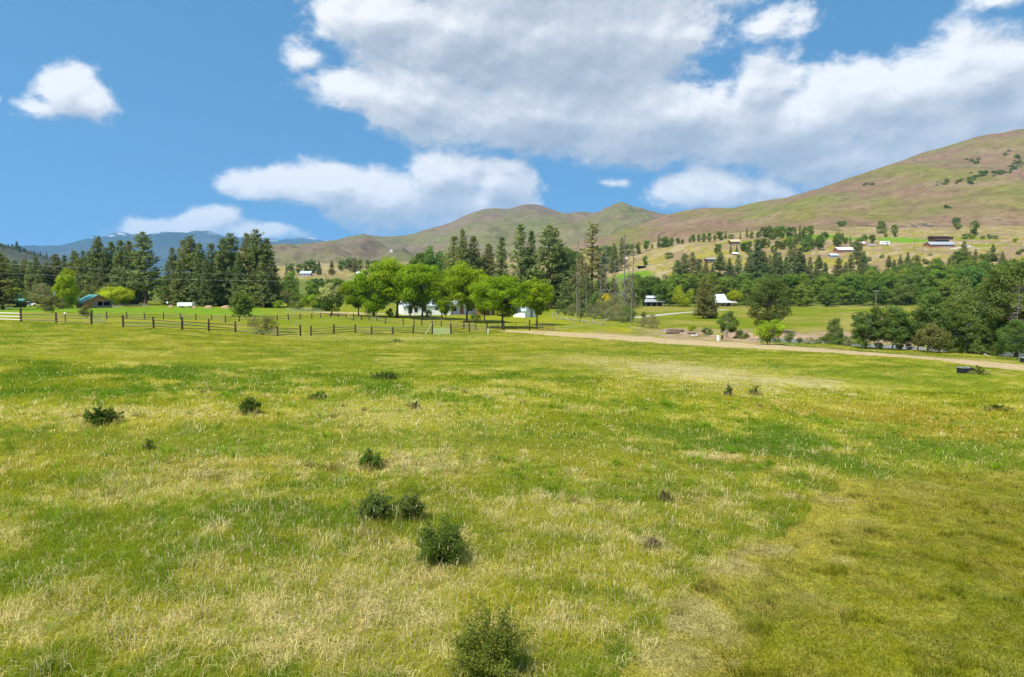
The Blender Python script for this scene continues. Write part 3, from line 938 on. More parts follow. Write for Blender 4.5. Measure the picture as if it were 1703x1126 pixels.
def blades(n, y0, y1, power, segs, wmin, wpx, hscale=1.0):
    X, Y = scatter(n, y0, y1, power)
    td = track_gap(X, Y)
    rd, _ = poly_dist(X, Y, RIVER_W)
    U = X / Y * F_PX + 851.5
    tx = np.array([p[0] for p in TRACK[:-1]]); ty = np.array([p[1] for p in TRACK[:-1]])
    oo = np.argsort(tx)
    bare = (U > 935) & (U < 1290) & (Y > np.interp(X, tx[oo], ty[oo])) & (RNG.random(n) < .88)
    keep = ~bare & ~beyond_fence(X, Y) & (td > -.3 + 1.6 * (RNG.random(n) - .35)) & (rd > 8.5)
    X, Y = X[keep], Y[keep]
    n = len(X)
    c, dry = meadow_colour(X, Y)
    mw = mown_mask(X, Y)
    # tufts: thin out between clumps
    cl = fbm(X / .45, Y / .45, 61, 3, .6)
    big = fbm(X / 3.5, Y / 3.5, 67, 3)
    h = (.06 + .20 * cl ** 1.3 + .12 * big) * (.7 + .6 * RNG.random(n)) * hscale
    h *= 1 - .35 * dry
    h = np.where(mw, .035 + .05 * RNG.random(n) + .10 * (cl > .66), h)
    # straw blades among the green
    sc = fbm(X / .33, Y / .33, 83, 3, .6)
    isdry = RNG.random(n) < dry * (.12 + .85 * sstep(sc, .47, .62)) * (1 - .35 * sstep(Y, 30, 60)) + .012 + .035 * sstep(sc, .58, .7)
    j = RNG.random((n, 1))
    straw = np.array((.62, .51, .255)) * (.55 + .6 * j) * np.array([1, .97 + .06 * RNG.random(), .95])
    brown = BROWN * (.8 + .7 * j)
    dcol = np.where(RNG.random((n, 1)) < .94, straw, brown)
    fg = (.8 * sstep(dry, .25, .7))[:, None]
    gcol = (c * (1 - fg) + (GREEN * .95 + .12 * YELL) * fg) * (.72 + .56 * RNG.random((n, 1)))
    gcol = gcol * np.stack([.88 + .24 * RNG.random(n), np.ones(n), .8 + .4 * RNG.random(n)], 1)
    gcol[:, 2] = np.minimum(gcol[:, 2], .07 * gcol[:, 1])
    gcol[:, 0] = np.minimum(gcol[:, 0], 1.2 * gcol[:, 1]) * .95
    col = np.where(isdry[:, None], dcol, gcol)
    mott = fbm(X / .8, Y / .8, 59, 4, .65)[:, None]
    md, _ = poly_dist(X, Y, MOWN[:8])
    mb = (.4 * (1 - sstep(md + 1.6 * (fbm(X / .8, Y / .8, 59, 4, .65) - .5), .3, 1.7)))[:, None] * mw[:, None]
    col = col * (1 - mb) + straw * mb
    col = np.where(mw[:, None], (col * .6 + OLIVE * 1.0 * .4) * np.array([1, 1, .8]) * (1 - .45 * sstep(mott, .5, .72)) * .98, col * np.where(isdry, 1.25, 1.40 - .02 * sstep(Y, 40, 70))[:, None])
    lean = np.abs(RNG.normal(.72, .30, n)) + .42 * isdry
    h = np.where(isdry & ~mw, h * 1.15 + .03, h)
    az = RNG.random(n) * 2 * pi
    w = np.maximum(wmin, wpx * Y / 683.0) * (.6 + .8 * RNG.random(n))
    w = np.where(isdry, w * (1.35 - .6 * sstep(Y, 24, 45)), w)
    Z = ground_z(X, Y) - .012
    return blade_mesh(X, Y, Z, h, w, np.clip(lean, 0, 1.25), az, col, .55, segs)


parts = [blades(260000, 8.7, 18, 1.0, 2, .0065, .32, .85), blades(210000, 18, 42, 1.1, 2, .008, .42, .75), blades(200000, 42, 125, 1.2, 1, .012, .8, .42)]
V, FL, C = join_parts(parts)
tag(obj('meadow_grass', new_mesh('meadow_grass', V, FL, M_GRASS, False, {'tint': C})), 'uneven meadow grass, green with dry straw', kind='stuff')

# pale seed heads of last year's stalks, standing above the sward
def seed_stalks(spots):
    P = []
    for (px, py, rx, ry, n) in spots:
        x0, y0 = pix_ground(px, py)
        ya = pix_ground(px, py - ry)[1]
        X = x0 + RNG.normal(0, .55, n) * rx * y0 / F_PX
        Y = y0 + RNG.normal(0, .55, n) * (ya - y0)
        Y = np.maximum(Y, 8.8)
        m = ~mown_mask(X, Y)
        X, Y = X[m], Y[m]; n = len(X)
        Z = ground_z(X, Y)
        h = .28 + .32 * RNG.random(n)
        az = RNG.random(n) * 2 * pi
        lean = np.abs(RNG.normal(.35, .22, n))
        w = np.maximum(.004, .20 * Y / 683)
        col = np.array((.56, .47, .28)) * (.75 + .5 * RNG.random((n, 1)))
        P.append(blade_mesh(X, Y, Z, h, w, lean, az, col, .3, 2))
        lx, ly = np.cos(az + pi / 2), np.sin(az + pi / 2)
        for k in range(3):
            f = .80 + .085 * k
            hx = X + lx * lean * h * f; hy = Y + ly * lean * h * f
            hz = Z + h * f * .97
            hh = (.05 + .05 * RNG.random(n)) * np.clip(Y / 22, 1, 1.5)
            P.append(blade_mesh(hx, hy, hz, hh, np.clip(.55 * Y / 683, .014, .022) * (.7 + .6 * RNG.random(n)), np.abs(RNG.normal(.4, .3, n)), RNG.random(n) * 6.3, col * 1.12, .3, 2))
    return join_parts(P)


V, FL, C = seed_stalks([(a, b, c, d, int(n * .34)) for (a, b, c, d, n) in [(330, 930, 90, 60, 90), (300, 960, 60, 40, 60), (400, 930, 80, 50, 70), (560, 930, 60, 60, 150), (445, 900, 60, 40, 60), (640, 900, 120, 40, 130), (700, 960, 150, 40, 150), (860, 880, 130, 40, 160), (950, 930, 140, 60, 150), (1000, 1000, 120, 60, 160),
                        (600, 1000, 150, 50, 160), (930, 1060, 140, 40, 110), (540, 1060, 120, 50, 100), (240, 800, 130, 30, 170), (320, 780, 60, 20, 90), (700, 770, 120, 24, 230), (600, 680, 150, 24, 260), (620, 720, 120, 20, 160), (1170, 622, 140, 18, 420), (1090, 640, 120, 14, 200), (820, 720, 110, 14, 130),
                        (1150, 890, 80, 30, 70), (160, 690, 140, 10, 120), (440, 640, 130, 12, 160), (250, 1080, 150, 40, 90), (90, 1000, 80, 50, 60), (1010, 610, 150, 10, 220), (700, 575, 300, 10, 300), (350, 1000, 100, 50, 60)]])
tag(obj('seed_stalks', new_mesh('seed_stalks', V, FL, M_GRASS, False, {'tint': C})), 'pale dry seed stalks standing over the meadow', kind='stuff')

# taller dark tussocks, each a countable clump is too small: joined ground cover
def tussocks(n, y0, y1, power):
    X, Y = scatter(n, y0, y1, power)
    m = ~beyond_fence(X, Y) & ~mown_mask(X, Y)
    _, dry = meadow_colour(X, Y)
    m &= (fbm(X / 6, Y / 6, 91, 3) > .44) & (RNG.random(len(X)) < .22 + .9 * dry) & (RNG.random(len(X)) < .85)
    X, Y = X[m], Y[m]; dry = dry[m]
    P = []
    k = 30
    n = len(X)
    r = .10 + .26 * RNG.random(n) ** 1.5
    ang = RNG.random((n, k)) * 2 * pi; rad = np.sqrt(RNG.random((n, k))) * r[:, None]
    bx = (X[:, None] + np.cos(ang) * rad).ravel(); by = (Y[:, None] + np.sin(ang) * rad).ravel()
    c, _ = meadow_colour(bx, by)
    tone = np.repeat(np.where(dry > .32, .3 + .7 * RNG.random(n), .62 * RNG.random(n)), k)[:, None]
    col = (c * .4 + (LUSH * 1.7) * .6) * (tone < .52) * 1.45 + np.array((.62, .51, .255)) * 1.05 * ((tone >= .52) & (tone < .90)) + BROWN * .9 * (tone >= .90)
    col = col * (.7 + .6 * RNG.random((len(bx), 1)))
    h = np.repeat(.16 + .18 * RNG.random(n), k) * (.6 + .55 * RNG.random(n * k))
    az = ang.ravel() - pi / 2 + RNG.normal(0, .5, n * k)
    w = np.maximum(.008, .45 * by / 683)
    return blade_mesh(bx, by, ground_z(bx, by) - .01, h, w, np.clip(np.abs(RNG.normal(.62, .28, n * k)) + .25 * (tone[:, 0] >= .52), 0, 1.25), az, col, .45, 2 if y1 < 45 else 1)


V, FL, C = join_parts([tussocks(2600, 8.8, 20, 1.0), tussocks(1600, 20, 36, 1.2)])
tag(obj('grass_tussocks', new_mesh('grass_tussocks', V, FL, M_GRASS, False, {'tint': C})), 'taller green tussocks rising from the meadow', kind='stuff')


# ------------------------------------------------------------------ vegetation: meshes
def tube(path, radii, sides=6):
    P = np.asarray(path, float); R = np.asarray(radii, float)
    n = len(P)
    T = np.gradient(P, axis=0)
    T /= np.linalg.norm(T, axis=1)[:, None] + 1e-9
    ref = np.where(np.abs(T[:, 2:3]) > .9, np.array([[1.0, 0, 0]]), np.array([[0, 0, 1.0]]))
    A = np.cross(T, ref); A /= np.linalg.norm(A, axis=1)[:, None] + 1e-9
    B = np.cross(T, A)
    a = np.arange(sides) * 2 * pi / sides
    V = P[:, None, :] + R[:, None, None] * (np.cos(a)[None, :, None] * A[:, None, :] + np.sin(a)[None, :, None] * B[:, None, :])
    V = V.reshape(-1, 3)
    i = np.arange(n - 1)[:, None] * sides + np.arange(sides)[None, :]
    j = np.arange(n - 1)[:, None] * sides + (np.arange(sides)[None, :] + 1) % sides
    F = np.stack([i, j, j + sides, i + sides], -1).reshape(-1, 4).astype(np.int32)
    cap = np.array([[(n - 1) * sides + k for k in (0, 1, 2, 3)]], np.int32) if sides >= 4 else np.zeros((0, 4), np.int32)
    return V, np.concatenate([F, cap])


def join_tubes(lst):
    V = []; Fq = []; o = 0
    for v, f in lst:
        V.append(v); Fq.append(f + o); o += len(v)
    return np.concatenate(V), np.concatenate(Fq)


def leaf_quads(C, N, L, W, axis=None, rng=None):
    """rhombus leaves at centres C with normals N, length L, width W"""
    rng = rng or RNG
    n = len(C)
    N = N / (np.linalg.norm(N, axis=1)[:, None] + 1e-9)
    r = rng.normal(size=(n, 3)) if axis is None else axis + .35 * rng.normal(size=(n, 3))
    A = r - N * np.sum(r * N, 1)[:, None]
    A /= np.linalg.norm(A, axis=1)[:, None] + 1e-9
    B = np.cross(N, A)
    L = np.broadcast_to(L, (n,))[:, None]; W = np.broadcast_to(W, (n,))[:, None]
    V = np.stack([C - A * L * .5, C + B * W * .5, C + A * L * .5, C - B * W * .5], 1).reshape(-1, 3)
    i = np.arange(n) * 4
    return V, np.stack([i, i + 1, i + 2, i + 3], 1).astype(np.int32)


def bark_material(name, c1, c2):
    m, t, out = material(name)
    tc = t.node('ShaderNodeTexCoord')
    v = t.vmath('MULTIPLY', tc.outputs['Object'], (1, 1, .25))
    n = t.noise(v, 5.0, 5, .65)
    principled(t, out, t.mix(t.smooth(n, .35, .65), c1, c2), .95, .1, normal=bump(t, n, .6, .03))
    return m


M_BARK = bark_material('bark_brown', (.055, .040, .030), (.12, .085, .06))
M_PINEBARK = bark_material('bark_pine', (.085, .050, .034), (.17, .098, .065))
M_PALEBARK = bark_material('bark_pale', (.30, .27, .23), (.42, .39, .34))
M_SNAG = bark_material('bark_dead', (.12, .095, .08), (.25, .21, .18))
M_LEAF = leaf_material('leaves', .48, rnd=.14)
M_NEEDLE = leaf_material('needles', .18, rnd=.12)


def mk_conifer(seed, H, R, base=.08, dense=1.0, col=(.045, .062, .020), top=.5, droop=.25, gap=.0, bark=None, size=.62, irregular=.25):
    rng = np.random.default_rng(seed)
    pts = np.linspace(0, 1, 10)
    sway = rng.normal(0, .12, 2)
    path = np.stack([sway[0] * np.sin(pts * 3), sway[1] * np.sin(pts * 2.3), pts * H], 1)
    rad = H * .016 * (1 - pts) ** .8 + .03
    rad[0] *= 1.35
    tubes = [tube(path, rad, 7)]
    Cs = []; As = []; Ts = []; Ss = []
    z = base * H
    ph = 0
    while z < H * .985:
        t = (z / H - base) / (1 - base)
        prof = ((1 - t) ** (top + .25)) * (.70 + .30 * min(1, t / .12))
        lump = 1 + irregular * (rng.random() - .5) * 2
        nb = rng.integers(4, 8)
        if rng.random() < gap and t < .8:
            z += H * .02; continue
        for b in range(nb):
            ph += 2.399 + rng.normal(0, .25)
            L = R * prof * lump * (.72 + .5 * rng.random()) + .22
            rise = .35 * t - droop * (1 - t) + rng.normal(0, .08)
            d = np.array([cos(ph), sin(ph), 0])
            p0 = np.array([np.interp(z, path[:, 2], path[:, 0]), np.interp(z, path[:, 2], path[:, 1]), z])
            m = max(2, int(L / (.55 * size / .62) * dense * 1.5))
            s = np.sqrt((np.arange(m) + .6) / m) * (.93 + .1 * rng.random(m))
            P = p0 + d * (L * s)[:, None] + np.array([0, 0, 1]) * (L * (rise * s + .22 * s ** 2.2))[:, None]
            P += rng.normal(0, .10 + .06 * L, (m, 3)) * np.array([1, 1, .5])
            if L > R * .35 and b % 2 == 0:
                tubes.append(tube(np.array([p0, p0 + d * L * .45 + [0, 0, L * rise * .45], P[-1]]), [.035 + .012 * L, .03, .012], 4))
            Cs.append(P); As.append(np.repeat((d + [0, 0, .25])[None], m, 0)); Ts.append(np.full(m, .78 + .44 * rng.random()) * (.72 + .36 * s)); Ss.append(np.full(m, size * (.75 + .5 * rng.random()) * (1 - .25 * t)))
        z += H * (.020 + .012 * rng.random()) / dense ** .5
    C = np.concatenate(Cs); A = np.concatenate(As); T = np.concatenate(Ts); S = np.concatenate(Ss)
    k = 7
    C = np.repeat(C, k, 0) + rng.normal(0, 1, (len(C) * k, 3)) * np.repeat(S, k)[:, None] * np.array([.42, .42, .30])
    A = np.repeat(A, k, 0); S = np.repeat(S, k); T = np.repeat(T, k) * (.8 + .4 * rng.random(len(S)))
    N = rng.normal(size=(len(C), 3)) * np.array([1, 1, .7]) + np.array([0, 0, .75])
    V, F = leaf_quads(C, N, S * (.8 + .6 * rng.random(len(S))), S * .42, A + np.array([0, 0, .3]), rng)
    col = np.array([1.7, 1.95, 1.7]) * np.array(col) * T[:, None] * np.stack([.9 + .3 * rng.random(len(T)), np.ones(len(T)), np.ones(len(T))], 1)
    tv, tf = join_tubes(tubes)
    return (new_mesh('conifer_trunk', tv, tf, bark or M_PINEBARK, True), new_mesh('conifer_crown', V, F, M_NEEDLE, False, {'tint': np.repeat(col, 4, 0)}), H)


def mk_tree(seed, H, R, base=.2, clumps=34, leaves=110, size=.34, col=(.06, .10, .018), col2=None, shape='round', bark=None, stems=1, crad=.26, tall=1.0, spread=1.0, wood=1.0, gain=1.3):
    """broadleaf tree; crown shape: round, tall, cone, vase, weep"""
    rng = np.random.default_rng(seed)
    zc = H * (base + 1) / 2; hz = H * (1 - base) / 2
    cen = []
    tries = 0
    while len(cen) < clumps and tries < 6000:
        tries += 1
        d = rng.normal(size=3); d /= np.linalg.norm(d)
        r = .35 + .6 * rng.random() ** .45
        p = d * r
        zz = p[2]
        wd = 1.0
        if shape == 'cone': wd = .95 - .62 * (zz + 1) / 2 + .15
        elif shape == 'vase': wd = .55 + .5 * (zz + 1) / 2
        elif shape == 'tall': wd = 1.0 - .25 * max(zz, 0)
        if shape == 'column':
            zz = rng.uniform(-1, 1); aa = rng.random() * 6.283; rq = sqrt(rng.random()) * (1 - abs(zz) ** 4) ** .5 * .9
            p = np.array([cos(aa) * rq, sin(aa) * rq, zz])
        q = np.array([p[0] * R * wd, p[1] * R * wd, zc + zz * hz])
        q[:2] *= 1 + .18 * (rng.random() - .5)
        if all(np.linalg.norm((q - c) / np.array([1, 1, 1.1])) > crad * R * .62 for c in cen):
            cen.append(q)
    cen = np.array([c for c in cen if c[2] > .04 * H])
    tubes = []
    tips = []
    nl = 6 if stems == 1 else stems
    fork = H * max(base * .85, .06)
    rt = H * .020 * wood
    for s in range(stems):
        a = rng.random() * 6.28 if stems > 1 else 0
        off = np.array([cos(a), sin(a), 0]) * (R * .14 * (stems > 1))
        tip = np.array([off[0] * 4, off[1] * 4, H * .80])
        pts = np.linspace(0, 1, 8)
        path = off * .4 + np.stack([tip[0] * pts ** 1.4, tip[1] * pts ** 1.4, tip[2] * pts], 1) + np.stack([np.sin(pts * 4 + s), np.cos(pts * 3.3 + s) - 1, pts * 0], 1) * H * .012
        rad = rt / stems ** .5 * (1 - .86 * pts); rad[0] *= 1.4
        tubes.append(tube(path, rad, 7))
        tips.append(path)
    allp = np.concatenate(tips)
    for c in cen:
        cand = allp[(allp[:, 2] < c[2] - .15 * np.hypot(c[0], c[1])) & (allp[:, 2] > fork)]
        if not len(cand): cand = allp[allp[:, 2] >= min(fork, allp[:, 2].max()) - .01]
        p0 = cand[np.argmin(np.linalg.norm(cand - c, axis=1) + .6 * np.abs(cand[:, 2] - (c[2] * .55)))]
        mid = (p0 * .45 + c * .55) + np.array([0, 0, -.06 * np.linalg.norm(c - p0)]) + rng.normal(0, .05 * R, 3)
        l = np.linalg.norm(c - p0)
        tubes.append(tube(np.array([p0, mid, c]), [.012 * l * wood + .02, .010 * l * wood + .014, .008], 4))
    Cs = []; Ns = []; Ts = []
    for c in cen:
        n = int(leaves * (.7 + .6 * rng.random()))
        r = crad * R * (.75 + .55 * rng.random())
        d = rng.normal(size=(n, 3)); d /= np.linalg.norm(d, axis=1)[:, None]
        rr = r * (.35 + .65 * rng.random(n) ** .5)
        P = c + d * rr[:, None] * np.array([1.1, 1.1, .78 * tall])
        if shape == 'weep':
            P[:, 2] -= np.abs(rng.normal(0, .16 * H * (.3 + .7 * min(1, np.hypot(c[0], c[1]) / R)), n))
        Cs.append(P)
        out = np.array([c[0], c[1], c[2] - zc]) / R
        Ns.append(d * .8 + out * .35 + rng.normal(0, .5, (n, 3)) + [0, 0, .45])
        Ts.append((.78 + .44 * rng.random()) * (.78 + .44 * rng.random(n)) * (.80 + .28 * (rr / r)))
    C = np.concatenate(Cs); N = np.concatenate(Ns); T = np.concatenate(Ts)
    C[:, 2] = np.maximum(C[:, 2], .05 * H * rng.random(len(C)))
    V, F = leaf_quads(C, N, size * (.7 + .6 * rng.random(len(C))), size * .62, None, rng)
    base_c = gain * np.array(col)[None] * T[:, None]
    if col2 is not None:
        f = (sstep(C[:, 2] / H + .25 * (rng.random(len(C)) - .5), .45, .75) * (rng.random(len(C)) < .75))[:, None]
        base_c = base_c * (1 - f) + np.array(col2) * T[:, None] * f
    base_c *= np.stack([.88 + .24 * rng.random(len(T)), np.ones(len(T)), np.ones(len(T))], 1)
    tv, tf = join_tubes(tubes)
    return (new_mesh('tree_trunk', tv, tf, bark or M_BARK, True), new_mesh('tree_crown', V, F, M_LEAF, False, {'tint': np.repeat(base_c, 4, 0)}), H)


def mk_snag(seed, H, nb=26, long=1.0):
    rng = np.random.default_rng(seed)
    pts = np.linspace(0, 1, 9)
    path = np.stack([.2 * np.sin(pts * 3 + seed), .15 * np.sin(pts * 2), pts * H], 1)
    trunk = tube(path, H * .0095 * (1 - .85 * pts) + .02, 7)
    br = []
    for b in range(nb):
        t = .22 + .76 * rng.random()
        a = rng.random() * 6.28
        L = long * (1.0 + 2.2 * (1 - t)) * (.5 + .8 * rng.random())
        d = np.array([cos(a), sin(a), 0])
        p0 = np.array([np.interp(t, pts, path[:, 0]), np.interp(t, pts, path[:, 1]), t * H])
        br.append(tube(np.array([p0, p0 + d * L * .5 + [0, 0, .10 * L], p0 + d * L * .85 + [0, 0, -.08 * L], p0 + d * L + [0, 0, -.32 * L]]), [.085, .07, .05, .03], 4))
    bv, bf = join_tubes(br)
    return (new_mesh('snag_trunk', trunk[0], trunk[1], M_SNAG, True), new_mesh('snag_branches', bv, bf, M_SNAG, True), H)


PROTO = {}
PINE = (.098, .100, .034)
for i in range(4):
    PROTO['pine%d' % i] = mk_conifer(100 + i, 20, [4.5, 5.0, 4.2, 4.7][i], [.03, .06, .03, .08][i], 1.12, [PINE, (.112, .108, .034), (.090, .098, .036), (.108, .098, .032)][i], [.55, .48, .66, .52][i], [.22, .18, .28, .2][i], .08)
PROTO['fir0'] = mk_conifer(120, 20, 3.1, .05, 1.0, (.092, .102, .038), .62, .25, .05)
PROTO['fir1'] = mk_conifer(121, 20, 3.7, .12, .9, (.110, .112, .038), .5, .2, .14)
PROTO['thinpine'] = mk_conifer(122, 20, 2.4, .38, .62, (.125, .115, .040), .25, .1, .30, size=.6, irregular=.5)
PROTO['tallpine'] = mk_conifer(123, 20, 3.8, .22, .95, (.105, .106, .036), .30, .15, .10)
MAPLE = (.195, .275, .012)
for i in range(3):
    PROTO['maple%d' % i] = mk_tree(200 + i, 12, [6.2, 5.8, 5.6][i], [.11, .24, .25][i], 84, 180, .38, MAPLE, shape=['round', 'vase', 'round'][i], crad=.21, gain=1.12)
for i in range(4):
    PROTO['wood%d' % i] = mk_tree(220 + i, 15, [5.2, 4.6, 5.8, 4.9][i], [.05, .03, .05, .03][i], 46, 85, .70, [(.112, .160, .026), (.132, .178, .028), (.094, .138, .028), (.150, .185, .030)][i], shape=['round', 'tall', 'round', 'cone'][i], crad=.27)
for i in range(2):
    PROTO['bush%d' % i] = mk_tree(240 + i, 5, [3.2, 2.8][i], .02, 28, 90, .34, [(.110, .155, .028), (.125, .160, .040)][i], shape='round', stems=4, crad=.30)
PROTO['willow'] = mk_tree(250, 8, 3.6, .10, 46, 150, .30, (.34, .34, .022), shape='weep', crad=.24)
PROTO['globe'] = mk_tree(251, 6, 4.4, .14, 90, 190, .30, (.300, .320, .018), shape='round', crad=.24)
PROTO['upright'] = mk_tree(252, 11, 3.2, .03, 80, 170, .34, (.250, .310, .014), shape='column', crad=.28, tall=1.7)
PROTO['aspen0'] = mk_tree(260, 7, 2.8, .14, 48, 150, .24, (.105, .140, .030), shape='round', bark=M_PALEBARK, crad=.25, wood=.7, stems=2)
PROTO['aspen1'] = mk_tree(261, 7, 2.5, .08, 46, 150, .24, (.100, .140, .032), shape='cone', bark=M_PALEBARK, crad=.28, wood=.7)
PROTO['cottonwood'] = mk_tree(262, 11, 4.2, .08, 72, 170, .28, (.120, .132, .032), shape='round', crad=.22, bark=M_BARK)
PROTO['blossom'] = mk_tree(263, 7, 3.1, .12, 44, 130, .30, (.070, .120, .024), col2=(.50, .52, .22), shape='round', crad=.27)
PROTO['brush'] = mk_tree(264, 4, 2.6, .04, 26, 70, .26, (.19, .18, .08), shape='round', stems=6, crad=.30, bark=M_SNAG)
PROTO['brownbush'] = mk_tree(265, 3.6, 2.2, .10, 30, 110, .22, (.135, .132, .04), shape='round', stems=5, crad=.30)
PROTO['sagebush'] = mk_tree(266, 3, 1.6, .03, 26, 110, .13, (.20, .175, .055), shape='round', stems=6, crad=.30)
PROTO['limebush'] = mk_tree(267, 4, 2.4, .03, 30, 130, .24, (.23, .28, .02), shape='round', stems=4, crad=.28)
PROTO['yellowbush'] = mk_tree(268, 5, 2.4, .03, 24, 110, .26, (.52, .36, .02), shape='round', stems=4, crad=.30)
PROTO['weeping'] = mk_conifer(124, 6, 1.9, .22, 1.0, (.10, .115, .022), .2, .75, .12, size=.42, irregular=.6)
PROTO['snag0'] = mk_snag(1, 20, 34, 1.0)
PROTO['snag1'] = mk_snag(2, 20, 44, 1.25)
PROTO['snag2'] = mk_snag(3, 20, 18, .7)


def mk_shrub(seed, H, R, leaves, size, col, up=.5, stems=12, fine=1.0, spark=.14):
    """a meadow shrub: many leafy stems rising from one root"""
    rng = np.random.default_rng(seed)
    tubes = []; Cs = []; Ts = []
    for s in range(stems):
        a = rng.random() * 6.28; r = R * rng.random() ** .5
        tipz = H * sqrt(1 - .85 * (r / R) ** 2) * (.58 + .48 * rng.random())
        pts = np.linspace(0, 1, 7)
        path = np.stack([cos(a) * r * pts ** 1.1, sin(a) * r * pts ** 1.1, tipz * pts ** (1 - .3 * up)], 1) + rng.normal(0, .012 * H, (7, 3)) * pts[:, None]
        tubes.append(tube(path, .010 * H * fine * (1 - .8 * pts) + .0015, 4))
        for b in range(9):
            t = .12 + .88 * rng.random()
            p0 = np.array([np.interp(t, pts, path[:, k]) for k in range(3)])
            L = (.07 + .17 * rng.random()) * H * (1.15 - .5 * t)
            d = rng.normal(size=3) * [1, 1, .5] + [cos(a) * .5, sin(a) * .5, .8 * up + .2]; d /= np.linalg.norm(d)
            tubes.append(tube(np.array([p0, p0 + d * L]), [.004 * H * fine, .001], 4))
            n = max(3, int(leaves / stems / 9 * (.6 + .8 * rng.random())))
            q = rng.random(n) ** .7
            Cs.append(p0 + d * (L * q)[:, None] + rng.normal(0, .04 * H, (n, 3)))
            Ts.append(np.full(n, .75 + .5 * rng.random()) * (.7 + .6 * rng.random(n)))
    C = np.concatenate(Cs); T = np.concatenate(Ts)
    C[:, 2] = np.maximum(C[:, 2], .02)
    N = rng.normal(size=(len(C), 3)) + [0, 0, .8]
    V, F = leaf_quads(C, N, size * (.7 + .6 * rng.random(len(C))), size * .55, None, rng)
    c = np.array(col)[None] * T[:, None]
    sp = (rng.random(len(C)) < spark)[:, None]
    c = np.where(sp, c * np.array([1.9, 1.6, 1.2]), c)
    tv, tf = join_tubes(tubes)
    return (new_mesh('shrub_stems', tv, tf, M_BARK, True), new_mesh('shrub_leaves', V, F, M_LEAF, False, {'tint': np.repeat(c, 4, 0)}), H)


# ------------------------------------------------------------------ vegetation: placing
PART_NAMES = {'snag': ('trunk', 'branches'), 'shrub': ('stems', 'leaves')}
_rr = random.Random(5)
_ONES = ['zeroth', 'first', 'second', 'third', 'fourth', 'fifth', 'sixth', 'seventh', 'eighth', 'ninth', 'tenth', 'eleventh', 'twelfth', 'thirteenth', 'fourteenth', 'fifteenth', 'sixteenth', 'seventeenth', 'eighteenth', 'nineteenth', 'twentieth']
_TENS = {2: 'twenty', 3: 'thirty', 4: 'forty', 5: 'fifty'}


def nth(i):
    return _ONES[i] if i <= 20 else ('thirtieth' if i == 30 else 'fortieth' if i == 40 else _TENS[i // 10] + ' ' + _ONES[i % 10])



def put(name, kind, px, label, cat='tree', group=None, Y=None, base=None, top=None, height=None, wide=1.0, rot=None, x=None):
    """stand a plant on the ground: photo column px, and either its distance Y or the photo row of its base"""
    if x is None:
        if Y is None:
            x, Y = pix_ground(px, base)
        else:
            x = X_at(px, Y)
    z = gz(x, Y)
    t, c, H = PROTO[kind]
    if height is None:
        height = Z_at(px, top, Y) - z
    k = height / H
    o = thing(name, label, cat, (x, Y, z - .02 * k), _rr.random() * 6.28 if rot is None else rot, group)
    o.scale = (k * wide, k * wide, k)
    pn = PART_NAMES.get('snag' if kind.startswith('snag') else 'shrub' if kind.startswith('shrub') else '', ('trunk', 'crown'))
    a = obj(pn[0], t, o); b = obj(pn[1], c, o)
    if pn[1] == 'branches' or pn[0] == 'stems': (b if pn[1] == 'branches' else a)['kind'] = 'stuff'
    return o


